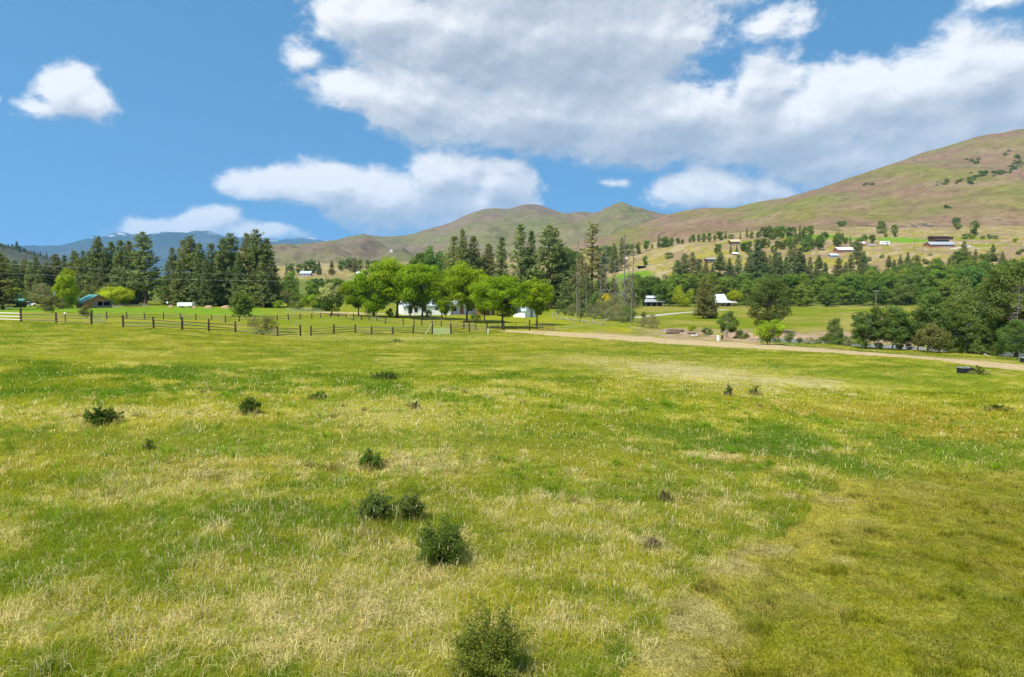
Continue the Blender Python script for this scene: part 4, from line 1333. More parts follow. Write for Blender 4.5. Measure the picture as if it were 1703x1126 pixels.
# ------------------------------------------------------------------ trees, from the left
PINES = [  # column, top row, distance, kind, width, label
    (4, 419, 172, 'pine3', 1.25, 'big olive brown pine cut by the left edge of the view'),
    (28, 434, 236, 'pine0', 1.0, 'dark pine in the row behind the green roofed hut, nearest to the left edge'),
    (45, 431, 240, 'pine1', .95, 'dark pine rising directly behind the green roofed hut'),
    (62, 427, 236, 'pine2', 1.05, 'rounded dark pine between the hut and the blue slide'),
    (80, 437, 240, 'pine0', .95, 'lower dark pine behind the blue slide'),
    (97, 421, 242, 'pine3', .9, 'dark pine just left of the upright lime green willow'),
    (110, 424, 246, 'fir0', 1.05, 'narrow dark fir behind the upright lime green willow'),
    (127, 416, 240, 'pine1', .95, 'dark pine just right of the upright lime green willow'),
    (141, 417, 246, 'pine2', .9, 'dark pine behind the left end of the wooden barn'),
    (151, 419, 240, 'pine0', .9, 'dark pine behind the ridge of the wooden barn'),
    (168, 393, 226, 'pine1', .80, 'tall pine with a broad top behind the barn, second tallest of the left group'),
    (180, 412, 236, 'pine2', .9, 'dark pine between the barn and the round lime willow'),
    (190, 402, 230, 'fir0', 1.1, 'slender dark fir behind the round lime willow'),
    (205, 400, 222, 'pine0', .95, 'dense pine above the round lime willow'),
    (219, 399, 222, 'pine3', .85, 'dense dark pine just left of the free standing tall pine'),
    (242, 386.5, 214, 'tallpine', 1.05, 'tallest left pine with open branches against the blue mountains'),
    (289, 412, 214, 'pine2', .95, 'shortest pine at the left end of the second clump'),
    (308, 399, 214, 'fir1', .95, 'pine second from the left in the second clump'),
    (319, 391.5, 210, 'pine1', .85, 'tall pine third from the left in the second clump'),
    (334, 405, 206, 'pine2', 1.0, 'conical pine in the middle of the second clump'),
    (355, 405, 214, 'fir1', 1.0, 'open topped fir right of the conical pine in the second clump'),
    (374, 397, 210, 'pine0', .85, 'dense pine behind the small weeping conifer'),
    (387, 388.5, 214, 'tallpine', .95, 'tall open pine right behind the small weeping conifer'),
    (413, 386, 208, 'pine3', .75, 'tall pine left of the highest pine of the second clump'),
    (429, 381, 204, 'pine1', .80, 'highest pine of the second clump, with a broad crown'),
    (447, 397, 206, 'pine0', .85, 'dense pine at the right end of the second clump'),
    (756, 393, 236, 'fir1', 1.0, 'olive fir left of the dark spire above the maples'),
    (769, 382, 232, 'pine2', .75, 'dark spire pine above the maple in front of the house'),
    (788, 393, 236, 'pine0', .85, 'loose pine right of the dark spire above the maples'),
    (812, 404, 240, 'pine3', .85, 'grey green pine between the two groups of spires'),
    (834, 394, 236, 'fir0', 1.0, 'brown green spire above the fifth maple'),
    (866, 373.5, 234, 'fir1', .95, 'pointed tall fir left of the thin fir'),
    (884, 384, 238, 'fir0', .85, 'thin open fir right of the pointed tall fir'),
    (914, 375.5, 226, 'tallpine', 1.15, 'massive pine with reddish trunk right of the maples'),
    (930, 398, 232, 'pine1', .75, 'pine leaning on the right side of the massive pine'),
    (984, 369, 226, 'thinpine', 1.05, 'tall sparse pine with bare lower trunk among the dead trees'),
    (968, 425, 220, 'thinpine', 1.2, 'short sparse pine left of the tall sparse pine'),
    (944, 440, 236, 'fir1', 1.1, 'lower fir between the massive pine and the dead trees'),
    (1000, 436, 240, 'pine0', .9, 'dark pine low behind the dead trees'),
    (953, 440, 214, 'fir1', 1.0, 'shadowy fir at the left of the thicket'), (975, 455, 205, 'pine2', .9, 'low dark pine in the middle of the thicket'), (1020, 462, 210, 'fir1', 1.0, 'low fir behind the short dead tree'), (938, 462, 205, 'pine0', .9, 'low pine at the left end of the corral'),
    (14, 428, 240, 'pine1', .9, 'dark pine behind the hut, half hidden by the edge pine'), (53, 436, 232, 'fir1', 1.0, 'lower olive fir between the hut and the rounded pine'), (70, 440, 230, 'pine2', .95, 'lower dark pine behind the pale grey bush'), (135, 430, 230, 'fir1', 1.0, 'lower fir behind the bird house'), (160, 428, 228, 'pine2', .9, 'lower pine just behind the barn ridge'),
    (174, 430, 224, 'pine0', .85, 'lower pine behind the right end of the barn'), (212, 425, 218, 'pine2', .8, 'lower pine over the right side of the round willow'), (228, 420, 224, 'fir0', 1.0, 'narrow fir left of the tallest left pine'), (300, 430, 206, 'pine3', .7, 'lower pine before the left part of the second clump'), (345, 432, 203, 'pine0', .7, 'lower pine before the middle of the second clump'), (366, 425, 208, 'fir1', .9, 'lower fir left of the dense pine in the second clump'), (400, 420, 204, 'pine2', .8, 'lower pine between the tall open pine and the highest one'), (438, 425, 200, 'fir1', .9, 'lower fir at the front of the highest pine'),
]
for (px, top, Y, kind, w, lab) in PINES:
    put('pine_tree' if 'pine' in kind else 'fir_tree', kind, px, lab, 'tree', 'conifers standing behind the paddocks', Y=Y, top=top, wide=w * 1.14)

MAPLES = [
    (622, 445, 527, 'maple0', 1.0, 'leftmost bright green maple, beside the blossoming tree'),
    (660, 430, 528, 'maple1', 1.15, 'broad bright green maple at the left end of the white house'),
    (702, 437, 531, 'maple2', .95, 'bright green maple in front of the white house windows'),
    (776, 438.5, 536, 'maple1', .95, 'bright green maple in front of the house porch'),
    (836, 456, 546, 'maple2', 1.1, 'bright green maple standing in the fence line right of the house'),
    (893, 465, 541, 'maple1', .95, 'rightmost bright green maple, beside the small white shed'),
    (596, 462, 526, 'maple2', .9, 'low bright green maple tucked against the leftmost maple'), (682, 445, 530, 'maple2', .7, 'bright green maple between the broad one and the windows'), (735, 452, 532, 'maple1', .75, 'bright green maple behind the thin young tree'), (806, 462, 538, 'maple1', .8, 'bright green maple left of the one in the fence line'),
]
for (px, top, base, kind, w, lab) in MAPLES:
    put('maple_tree', kind, px, lab, 'tree', 'bright green maples round the white house', base=base, top=top, wide=w)
put('young_tree', 'maple2', 741, 'thin young tree with a bent bare branch before the house', base=533, top=492, wide=.7)

put('willow_tree', 'globe', 195, 'round lime green willow beside the wooden barn', base=508.5, top=477.5, wide=1.15)
put('willow_tree', 'upright', 113, 'tall upright lime green willow by the blue slide', base=513, top=452.5, wide=1.0)
put('bush', 'brownbush', 88, 'wide olive brown bush behind the left paddock rail', 'bush', base=520, top=492.5, wide=1.25)
put('bush', 'brownbush', 144, 'small brownish bush behind the left gate post', 'bush', base=527, top=509, wide=1.0)
put('bush', 'limebush', 22, 'yellow green bush under the pine at the left edge', 'bush', Y=205, top=478, wide=.8)
put('bush', 'brush', 78, 'pale grey flowering bush behind the blue slide', 'bush', Y=215, top=472, wide=1.0)
put('weeping_conifer', 'weeping', 408, 'small weeping conifer leaning left in the paddock', base=527, top=486, wide=1.1, rot=.4).rotation_euler[1] = -.22
put('bush', 'sagebush', 437, 'twiggy brown green bush growing through the near fence', 'bush', base=556, top=520, wide=1.25)
put('blossom_tree', 'blossom', 552, 'dark green tree with pale yellow blossom on top', base=524, top=471, wide=1.0)
for (px, top, Y, kind, w, lab) in [
    (497, 486, 190, 'bush0', .9, 'dark green round bush behind the wire pen'), (520, 489, 188, 'limebush', 1.0, 'lime green bush right of the dark round bush'), (536, 488, 188, 'limebush', .9, 'lime green bush beside the blossoming tree'),
    (462, 499, 200, 'limebush', 1.1, 'low lime green bush at the foot of the second pine clump'), (478, 484, 215, 'brush', .9, 'grey green bush behind the low lime bush'), (792, 520, 140, 'bush0', .9, 'dark shrub at the foot of the maple before the porch'),
    (648, 512, 165, 'bush1', .8, 'dark green shrub at the left corner of the white house'), (712, 514, 158, 'limebush', .6, 'bright shrub against the white house wall')]:
    put('bush', kind, px, lab, 'bush', Y=Y, top=top, wide=w)
put('cottonwood_tree', 'wood0', 705, 'fresh green cottonwood on the left of the far clump above the maples', Y=330, top=413, wide=.85)
put('cottonwood_tree', 'wood2', 722, 'fresh green cottonwood on the right of the far clump above the maples', Y=325, top=409, wide=.75)
put('cottonwood_tree', 'wood1', 742, 'smaller fresh green cottonwood beside the dark spire pine', Y=345, top=420, wide=.9)
put('cottonwood_tree', 'wood3', 690, 'lowest green cottonwood of the far clump above the maples', Y=345, top=425, wide=.9)

SNAGS = [(960, 400, 528, 'snag2', 'thin dead trunk at the left of the dead trees'), (1007, 413, 522, 'snag1', 'dead pine with drooping bare branches left of the tallest dead tree'), (1037, 386, 524, 'snag0', 'tallest dead tree with bare branches'), (1051, 405, 538, 'snag0', 'nearest dead tree, standing at the right end of the thicket'),
         (999, 416, 518, 'snag2', 'dead thin trunk beside the sparse pine'), (1022, 430, 520, 'snag1', 'short dead tree with pale arching branches'), (1045, 428, 520, 'snag2', 'dead trunk close behind the nearest dead tree'), (976, 440, 525, 'snag2', 'short dead trunk in front of the dark firs'), (964, 452, 536, 'snag2', 'dark dead trunk rising from the thicket')]
for (px, top, base, kind, lab) in SNAGS:
    put('dead_tree', kind, px, lab, 'tree', 'dead trees by the thicket', base=base, top=top, wide=1.0)

THICKET = [(928, 514, 190, 'brush'), (940, 512, 185, 'bush1'), (953, 505, 180, 'brush'), (966, 514, 172, 'bush1'), (978, 505, 176, 'brush'), (990, 512, 168, 'brush'), (1003, 500, 172, 'brush'), (1014, 510, 160, 'brush'), (1026, 506, 164, 'brush'), (1036, 514, 154, 'brush'), (1046, 508, 160, 'bush1'), (1020, 490, 190, 'brush'), (1000, 485, 200, 'bush1'), (975, 480, 205, 'bush1'), (950, 485, 205, 'bush1'), (1040, 488, 200, 'brush')]
for i, (px, top, Y, kind) in enumerate(sorted(THICKET)):
    put('thicket_bush', kind, px, nth(i + 1) + ' grey olive bush from the left in the thicket under the dead trees', 'bush', 'thicket under the dead trees', Y=Y, top=top, wide=.95)

RIGHT = [
    ('pine_tree', 'pine3', 1170, 459, 530, 1.05, 'dark two stemmed pine standing alone in the far field'),
    ('pine_tree', 'pine0', 1184, 468, 529, .85, 'second stem of the dark pine in the far field, half hidden on its right'),
    ('cottonwood_tree', 'cottonwood', 1276, 461, 553, 1.05, 'large dark cottonwood above the lime bush beside the track'),
    ('young_tree', 'aspen0', 1210, 517, 562, .95, 'small leafy tree behind the white marker posts'),
    ('bush', 'limebush', 1279, 531, 574, 1.0, 'rounded lime green bush beside the dirt track'),
    ('aspen_tree', 'aspen1', 1387, 526, 567, .85, 'slim young aspen standing alone on the river bank'),
    ('aspen_tree', 'aspen0', 1434, 517, 580, 1.0, 'leftmost aspen of the clump on the river bank'),
    ('aspen_tree', 'aspen0', 1460, 508, 581, .95, 'aspen second from the left in the river clump'),
    ('aspen_tree', 'aspen1', 1484, 505, 582, 1.0, 'aspen at the right end of the river clump'),
    ('aspen_tree', 'aspen1', 1543, 480, 584, 1.0, 'conical dark aspen right of the gap in the river trees'),
    ('pine_tree', 'pine1', 1597, 461, 580, .75, 'brown green pine standing among the river trees'),
    ('aspen_tree', 'aspen0', 1585, 500, 585, 1.1, 'leafy aspen in front of the brown green pine'),
    ('aspen_tree', 'aspen0', 1622, 475, 586, .9, 'tall leafy aspen right of the brown green pine'),
    ('aspen_tree', 'aspen1', 1655, 520, 590, 1.2, 'low aspen in front of the gravel drive'),
    ('cottonwood_tree', 'cottonwood', 1690, 425, 592, .85, 'tallest cottonwood at the right edge of the view'),
    ('aspen_tree', 'aspen0', 1694, 530, 598, 1.1, 'leafy young aspen low at the right edge'),
    ('aspen_tree', 'aspen0', 1640, 545, 590, 1.0, 'small aspen beside the pale board'),
    ('aspen_tree', 'aspen1', 1672, 540, 594, 1.0, 'slim aspen between the low aspen and the right edge'),
    ('dead_tree', 'snag1', 1687, 475, 594, .8, 'grey leafless tree in front of the tallest cottonwood'),
    ('bush', 'brownbush', 1549, 541, 586, 1.0, 'brown green bush at the water beside the conical aspen'),
    ('bush', 'limebush', 1434, 563, 578, 1.3, 'yellow green bush at the foot of the leftmost river aspen'),
    ('bush', 'limebush', 1461, 569, 580, 1.2, 'low yellow green bush right of the larger one under the aspens'),
    ('bush', 'bush0', 1375, 556, 571, 1.0, 'low green bush at the foot of the young aspen'),
    ('bush', 'bush1', 1312, 552, 569, .9, 'grey green bush right of the lime bush'),
    ('bush', 'limebush', 1151, 541, 552, 1.1, 'yellow green bush right of the long log'),
    ('bush', 'bush1', 1176, 544, 556, 1.2, 'low scrubby bush left of the small leafy tree'),
    ('bush', 'brush', 1083, 522, 546, 1.0, 'grey twiggy bush left of the log pile'),
    ('bush', 'brush', 1068, 527, 544, 1.0, 'pale twiggy bush next to the nearest dead tree'),
    ('bush', 'brownbush', 1071, 519, 529, .8, 'small brown bush on the farm lane'),
    ('bush', 'bush1', 1232, 548, 562, 1.1, 'scrubby bush right of the small leafy tree'),
    ('bush', 'bush0', 1417, 557, 566, 1.4, 'low green bush on the far bank behind the aspens'),
    ('bush', 'limebush', 1607, 573, 588, 1.0, 'bright green bush in front of the river trees'),
]
for (nm, kind, px, top, base, w, lab) in RIGHT:
    put(nm, kind, px, lab, 'bush' if nm == 'bush' else 'tree', base=base, top=top, wide=w)
put('willow_tree', 'willow', 1135, 'yellow green weeping willow in front of the wood', Y=262, top=473, wide=1.1)
put('willow_tree', 'globe', 1222, 'rounded yellow green willow beside the white roofed farmhouse', Y=275, top=483, wide=.75)
put('cottonwood_tree', 'wood0', 1097, 'fresh green tree shading the grey roofed farm shed', Y=264, top=468, wide=.9)

# the wood along the foot of the terrace
_wr = random.Random(21)
ROWN = ['front', 'second', 'third', 'fourth', 'fifth', 'rearmost']
n_wood = 0
for row, (d0, hlo, hhi, step) in enumerate([(268, 6, 10, 5.5), (285, 10, 14, 7.5), (303, 11.5, 15, 8), (324, 12, 16, 9), (348, 12, 16, 10), (374, 11, 16, 11)]):
    x = X_at(1052, d0); cnt = 0
    while x < X_at(1760, d0):
        Y = d0 + _wr.uniform(-6, 6)
        u = x / Y * F_PX + 851.5
        if not (row == 0 and (1068 < u < 1110 or 1118 < u < 1152 or 1150 < u < 1240)):
            k = _wr.choice(['wood0', 'wood1', 'wood2', 'wood3', 'wood0', 'wood2']) if row or _wr.random() < .6 else _wr.choice(['bush0', 'bush1', 'wood3'])
            h = _wr.uniform(hlo, hhi) * (.80 + .50 * sstep(np.array(u), 1330, 1640) if row > 1 else 1.0 + .2 * sstep(np.array(u), 1400, 1650)) * (.8 if 'bush' in k else 1)
            cnt += 1
            put('woodland_tree', k, 0, nth(cnt) + ' leafy tree from the left, ' + ROWN[row] + ' row of the wood below the terrace', 'tree', 'wood below the terrace', Y=Y, x=x, height=float(h), wide=_wr.uniform(.95, 1.3))
            n_wood += 1
        x += step * _wr.uniform(.75, 1.25)
for row, (d0, hlo, hhi, step) in enumerate([(262, 7, 10, 9), (285, 9, 12, 9), (315, 10, 13, 11)]):
    x = X_at(448, d0); cnt = 0
    while x < X_at(640, d0):
        cnt += 1
        put('woodland_tree', _wr.choice(['wood0', 'wood1', 'wood2', 'wood3']), 0, nth(cnt) + ' leafy tree from the left, ' + ROWN[row] + ' row between the pines and the maples', 'tree', 'wood between the pines and the maples', Y=d0 + _wr.uniform(-5, 5), x=x, height=_wr.uniform(hlo, hhi), wide=_wr.uniform(.85, 1.2))
        x += step * _wr.uniform(.75, 1.25)
for row, (d0, hlo, hhi, step) in enumerate([(250, 8, 13, 9), (275, 9, 14, 10)]):
    for (a, b) in ((-20, 455), (790, 1056)):
        x = X_at(a, d0); cnt = 0
        while x < X_at(b, d0):
            cnt += 1
            lab = nth(cnt) + ' leafy tree from the left, ' + ROWN[row] + (' row between the left pines' if a < 0 else ' row behind the spires and dead trees')
            put('woodland_tree', _wr.choice(['wood0', 'wood1', 'wood2', 'wood3']), 0, lab, 'tree', 'leafy trees behind the conifers', Y=d0 + _wr.uniform(-5, 5), x=x, height=_wr.uniform(hlo, hhi), wide=_wr.uniform(.85, 1.2))
            x += step * _wr.uniform(.8, 1.3)

# conifers on the slope between wood and terrace
SLOPE = [(1137, 424, 430, 'pine3', 1.1), (1161, 431, 428, 'pine0', 1.0), (1197, 421, 425, 'pine1', 1.2), (1183, 440, 420, 'pine2', 1.0), (1226, 424, 425, 'fir1', 1.2), (1240, 436, 422, 'pine0', .9), (1258, 398, 420, 'pine2', 1.0), (1278, 424, 425, 'fir1', .9), (1287, 412, 430, 'pine2', .9), (1305, 427, 425, 'fir0', 1.1), (1320, 393, 432, 'thinpine', 1.1),
         (1334, 424, 428, 'pine0', .8), (1359, 424, 425, 'pine1', .9), (1392, 428, 420, 'pine3', 1.0), (1404, 436, 418, 'fir1', 1.0), (1423, 396, 455, 'tallpine', 1.0), (1428, 430, 422, 'pine0', .9), (1441, 440, 420, 'bush0', 1.0), (1475, 425, 424, 'pine1', .8), (1494, 424, 424, 'fir1', 1.0), (1506, 420, 424, 'pine2', .9), (1522, 425, 424, 'pine0', 1.0),
         (1598, 400, 440, 'pine3', .9), (1606, 424, 432, 'wood2', 1.0), (1646, 406, 445, 'pine1', .9), (1632, 420, 440, 'wood0', 1.0), (1555, 428, 425, 'wood1', 1.0), (1575, 428, 425, 'pine0', .9), (1680, 430, 430, 'wood2', 1.0),
         (1125, 432, 428, 'pine1', 1.1), (1150, 420, 432, 'fir1', 1.2), (1172, 436, 424, 'pine3', 1.1), (1211, 430, 424, 'pine2', 1.1), (1246, 415, 428, 'fir0', 1.2), (1268, 418, 424, 'pine0', 1.0), (1295, 420, 426, 'pine2', 1.1), (1312, 408, 430, 'fir1', 1.1), (1328, 412, 426, 'pine0', 1.0), (1345, 428, 424, 'fir1', 1.1), (1370, 436, 420, 'pine2', 1.0), (1412, 424, 424, 'fir1', 1.2), (1434, 418, 428, 'pine2', 1.0), (1484, 432, 422, 'pine0', 1.0), (1513, 432, 422, 'fir1', 1.1), (1590, 415, 432, 'wood1', 1.0), (1618, 414, 434, 'fir1', 1.0), (1663, 418, 436, 'pine3', 1.0)]
for i, (px, top, Y, kind, w) in enumerate(sorted(SLOPE)):
    put('slope_tree', kind, px, nth(i + 1) + ' tree from the left on the slope between the wood and the terrace', 'tree', 'trees on the slope above the wood', Y=Y - 14, top=top, wide=w * 1.15)
# trees and bushes along the terrace
TERR = [(1012, 402), (1022, 396), (1031, 393), (1042, 400), (1060, 398), (1074, 398), (1083, 404), (1094, 389), (1101, 392), (1108, 398), (1115, 402), (1125, 395), (1133, 402), (1145, 394), (1150, 400), (1160, 389), (1168, 387), (1177, 386), (1186, 396), (1196, 383), (1204, 398), (1213, 389), (1228, 384), (1239, 378), (1247, 384), (1258, 386), (1268, 372), (1276, 373), (1283, 373), (1290, 374), (1297, 371),
        (1311, 372), (1319, 377), (1326, 374), (1334, 370), (1343, 367)]
for i, (px, top) in enumerate(TERR):
    Y = 600 + _wr.uniform(-12, 12) - .06 * (px - 1000)
    x = X_at(px, Y)
    h = max(_wr.uniform(4.5, 7.5), Z_at(px, top, Y) - gz(x, Y))
    put('hedgerow_tree', _wr.choice(['wood1', 'wood3', 'fir1', 'wood0', 'bush0']), px, nth(i + 1) + ' small tree from the left in the long line under the right hill', 'tree', 'line of trees under the right hill', Y=Y, height=min(h, 11), wide=_wr.uniform(.8, 1.1))
GARD = [(1192, 404, 505, 'wood0', 'bright green round tree beside the brick houses'), (1072, 424, 500, 'wood3', 'green tree right of the dark open shed'), (1111, 418, 520, 'bush0', 'green bush pair on the dry slope'), (1137, 421, 500, 'bush1', 'pale green tree above the brick houses'), (1213, 409, 500, 'fir0', 'small dark spruce, left of two'), (1223, 410, 500, 'fir0', 'small dark spruce, right of two'),
        (1236, 408, 505, 'wood2', 'bright green tree beside the two small spruces'), (1290, 400, 505, 'wood0', 'green garden tree behind the tall dark conifer'), (1310, 396, 510, 'wood1', 'dark green garden tree above the terrace conifers'), (1345, 400, 510, 'wood2', 'bright green orchard tree, left of three'), (1358, 402, 512, 'wood0', 'bright green orchard tree, middle of three'), (1335, 404, 505, 'wood2', 'bright green orchard tree, right of three'),
        (1397, 391, 540, 'pine0', 'dark conifer behind the long pale roofed house'), (1446, 404, 520, 'wood0', 'dark green tree beside the white van on the terrace'), (1432, 400, 520, 'wood2', 'green tree right of the long pale roofed house'), (1482, 372, 600, 'wood1', 'lone tree on the green slope above the white van'), (1484, 391, 570, 'bush0', 'dark bush below the lone slope tree'), (1468, 393, 575, 'bush1', 'grey bush left of the lone slope tree'),
        (1461, 373, 640, 'bush0', 'bush pair on the dry hill foot'), (1541, 391, 545, 'bush0', 'bush on the grass left of the brown lodge'), (1614, 365, 600, 'wood3', 'vase shaped tree behind the lodge bushes'), (1600, 387, 560, 'bush0', 'round bush right of the brown lodge'), (1612, 389, 560, 'limebush', 'pale bush right of the brown lodge'), (1628, 391, 555, 'bush0', 'dark hedge bush above the hill drive'),
        (1640, 389, 555, 'bush1', 'dark hedge bush in the middle of the hedge'), (1650, 391, 555, 'bush0', 'dark hedge bush at the right end of the hedge'), (1682, 400, 520, 'limebush', 'small green bush on the dry bank at the right'), (1586, 370, 640, 'bush1', 'low bush on the hill above the lodge')]
for (px, top, Y, kind, lab) in GARD:
    put('garden_tree' if 'bush' not in kind else 'bush', kind, px, lab, 'tree' if 'bush' not in kind else 'bush', Y=Y, height=max(3.2 if 'bush' in kind else 7.0, Z_at(px, top, Y) - gz(X_at(px, Y), Y)), wide=1.0)
_dn = 0
for (px, top, Y, kind) in sorted([(500, 437, 600, 'wood0'), (512, 432, 610, 'wood1'), (522, 431, 620, 'wood2'), (532, 434, 600, 'pine0'), (553, 433, 560, 'pine1'), (570, 431, 620, 'wood0'), (583, 428, 620, 'wood2'), (592, 427, 600, 'pine3'), (600, 430, 620, 'wood1'), (612, 430, 640, 'wood3'), (624, 430, 640, 'bush0'), (640, 429, 640, 'bush0'), (478, 438, 600, 'fir1'), (486, 436, 600, 'wood3'), (945, 412, 500, 'wood1'), (955, 414, 520, 'wood0'), (935, 410, 500, 'wood2'), (1005, 408, 520, 'wood2'), (1033, 396, 520, 'fir1'), (1020, 405, 500, 'pine0'), (880, 420, 500, 'wood0'), (800, 425, 480, 'wood1')]):
    _dn += 1
    put('distant_tree', kind, px, nth(_dn) + ' small far tree from the left among the scattered houses beyond the wood', 'tree', 'far trees beyond the wood', Y=Y, top=top, wide=1.0)
# trees along the ridge of the left hill
for i in range(34):
    px = 2 + i * 3.9 + _wr.uniform(-2, 2)
    x, Y, z = hill_point('left_hill', px, np.interp(px, [0, 30, 60, 95, 130, 170], [405, 414, 421, 432, 444, 458]) + abs(_wr.gauss(0, 3)))
    t, c, H = PROTO[_wr.choice(['pine0', 'pine2', 'fir0'])]
    h = _wr.uniform(6, 12) * (1.5 if i == 8 else 1)
    o = thing('ridge_pine', 'tiny dark pine on the ridge of the left hill', 'tree', (x, Y, z - .5), _wr.random() * 6, 'pines on the left hill ridge')
    o.scale = (h / H * 1.3, h / H * 1.3, h / H)
    obj('trunk', t, o); obj('crown', c, o)
# dark scrub in the gullies of the right hill
for (px, py, n, s) in [(1562, 304, 5, 9), (1610, 296, 9, 11), (1622, 290, 6, 9), (1655, 287, 10, 10), (1668, 280, 8, 9), (1683, 272, 8, 9), (1700, 276, 4, 8), (1600, 305, 5, 7), (1585, 303, 4, 7), (1436, 310, 4, 8), (1600, 268, 6, 5), (1612, 271, 5, 5), (1660, 256, 4, 5), (1565, 345, 3, 4), (1395, 376, 6, 5), (1460, 378, 6, 5), (1584, 371, 4, 5), (1672, 262, 4, 5), (1640, 292, 5, 6)]:
    for k in range(n):
        x, Y, z = hill_point('right_hill', px + _wr.gauss(0, s * .6), py + _wr.gauss(0, s * .38))
        t, c, H = PROTO[_wr.choice(['bush0', 'bush1'])]
        h = _wr.uniform(2.2, 4.6)
        o = thing('gully_scrub', 'dark scrub bush in a gully of the right hill', 'bush', (x, Y, z - .3), _wr.random() * 6, 'scrub in the gullies of the right hill')
        o.scale = (h / H * 1.5, h / H * 1.5, h / H)
        obj('trunk', t, o); obj('crown', c, o)

# ------------------------------------------------------------------ shrubs in the meadow
DKG = (.10, .135, .022)
SHRUBS = [  # column, base row, height px, width px, leaves, leaf size, colour, label
    (735, 938, 84, 96, 5200, .034, DKG, 'dense dark green shrub in the middle foreground'),
    (815, 1122, 128, 140, 5200, .032, (.105, .135, .022), 'largest shrub, loose and twiggy, at the bottom edge of the meadow'),
    (627, 866, 52, 66, 3400, .034, (.10, .135, .034), 'low spreading grey green shrub left of the upright pair'),
    (683, 868, 62, 42, 2600, .034, (.10, .135, .034), 'upright grey green shrub touching the low spreading one'),
    (619, 775, 36, 40, 1800, .045, DKG, 'small compact dark shrub with a short stem amid straw'),
    (414, 690, 34, 34, 1500, .055, (.09, .125, .024), 'small upright shrub in the yellow grass on the left'),
    (168, 705, 32, 66, 2200, .055, (.09, .125, .024), 'wide low dark shrub on the left of the meadow'),
    (248, 747, 18, 16, 500, .050, DKG, 'tiny dark shrub below the wide low one'),
    (640, 627, 12, 44, 1000, .085, (.060, .100, .020), 'low green shrub far off in the middle of the meadow'),
    (1212, 657, 20, 16, 300, .06, (.07, .08, .022), 'sparse weed left of two in the straw patch'),
    (1258, 655, 16, 20, 300, .06, (.07, .08, .022), 'sparse weed right of two in the straw patch'),
    (1628, 622, 16, 28, 500, .07, (.10, .10, .025), 'weedy bush beside the dark planter box'),
    (85, 1123, 26, 50, 700, .03, (.075, .13, .02), 'leafy weed at the bottom left edge'),
    (528, 665, 16, 30, 500, .06, (.08, .11, .02), 'faint weed clump in the dry patch left of centre'),
    (690, 682, 14, 16, 300, .06, (.07, .10, .02), 'thin weed in the dry patch at the centre'),
    (1660, 681, 10, 40, 600, .07, (.06, .105, .02), 'low green weed clump near the right edge'),
    (660, 570, 6, 24, 400, .10, (.07, .11, .02), 'low weed clump before the near fence'),
    (1105, 835, 20, 22, 300, .035, (.09, .075, .04), 'brown dead weed right of centre'),
    (1085, 915, 22, 26, 350, .032, (.15, .12, .07), 'grey dead weed close to the mown edge'),
]
SHRUB_AT = []
for i, (px, base, hp, wp, lv, ls, col, lab) in enumerate(SHRUBS):
    x, Y = pix_ground(px, min(base, 1123))
    H = .95 * hp * Y / F_PX / .94; R = 1.08 * wp * Y / F_PX / 2
    kind = 'shrub%d' % i
    PROTO[kind] = mk_shrub(300 + i, H, R, int(lv * 2.6), ls * 1.1, tuple(1.35 * q for q in col), up=.6, stems=46 if lv > 3000 else 32 if lv >= 1000 else 12, fine=.5)
    SHRUB_AT.append((x, Y, R * .8))
    put('meadow_shrub', kind, 0, lab, 'shrub', Y=Y, x=x, height=H)
TUFT_SPOTS = SHRUB_AT
put('bush', 'yellowbush', 1007, 'golden yellow bush glowing between the dead trunks', 'bush', Y=196, top=487, wide=.8)

for (nm, kind, px, top, base, w, lab) in [
    ('bush', 'bush1', 1330, 561, 570, 1.3, 'low bush on the near bank right of the grey green bush'), ('bush', 'brush', 1345, 560, 572, 1.3, 'dry twiggy bush on the near bank before the boulders'), ('bush', 'bush0', 1360, 563, 572, 1.3, 'low dark bush left of the young aspen'),
    ('bush', 'bush1', 1398, 562, 574, 1.4, 'low bush right of the young aspen'), ('bush', 'brush', 1412, 563, 576, 1.3, 'twiggy bush left of the yellow green bush on the bank'), ('bush', 'limebush', 1496, 572, 582, 1.2, 'small bright bush at the right foot of the river clump'),
    ('bush', 'bush0', 1512, 570, 582, .9, 'dark bush by the gap in the river trees'), ('aspen_tree', 'aspen0', 1447, 525, 580, 1.0, 'short aspen in the middle of the river clump'), ('aspen_tree', 'aspen1', 1497, 515, 582, 1.0, 'short aspen at the far right of the river clump'),
    ('aspen_tree', 'aspen1', 1526, 515, 583, 1.0, 'short aspen left of the conical aspen'), ('aspen_tree', 'aspen0', 1566, 505, 584, 1.1, 'aspen between the conical aspen and the brown green pine'), ('aspen_tree', 'aspen0', 1605, 520, 588, 1.2, 'low aspen in front of the tall leafy aspen'),
    ('aspen_tree', 'aspen1', 1630, 515, 588, 1.1, 'aspen just left of the gravel drive'), ('cottonwood_tree', 'cottonwood', 1735, 440, 590, 1.0, 'cottonwood leaning in from beyond the right edge'), ('aspen_tree', 'aspen0', 1712, 500, 592, 1.2, 'aspen half cut by the right edge'),
    ('bush', 'bush0', 1580, 565, 587, 1.1, 'dark bush at the foot of the brown green pine'), ('bush', 'bush1', 1625, 570, 590, 1.2, 'grey green bush behind the pale board'), ('bush', 'bush0', 1655, 572, 592, 1.2, 'low bush under the slim aspen')]:
    put(nm, kind, px, lab, 'bush' if nm == 'bush' else 'tree', base=base, top=top, wide=w)

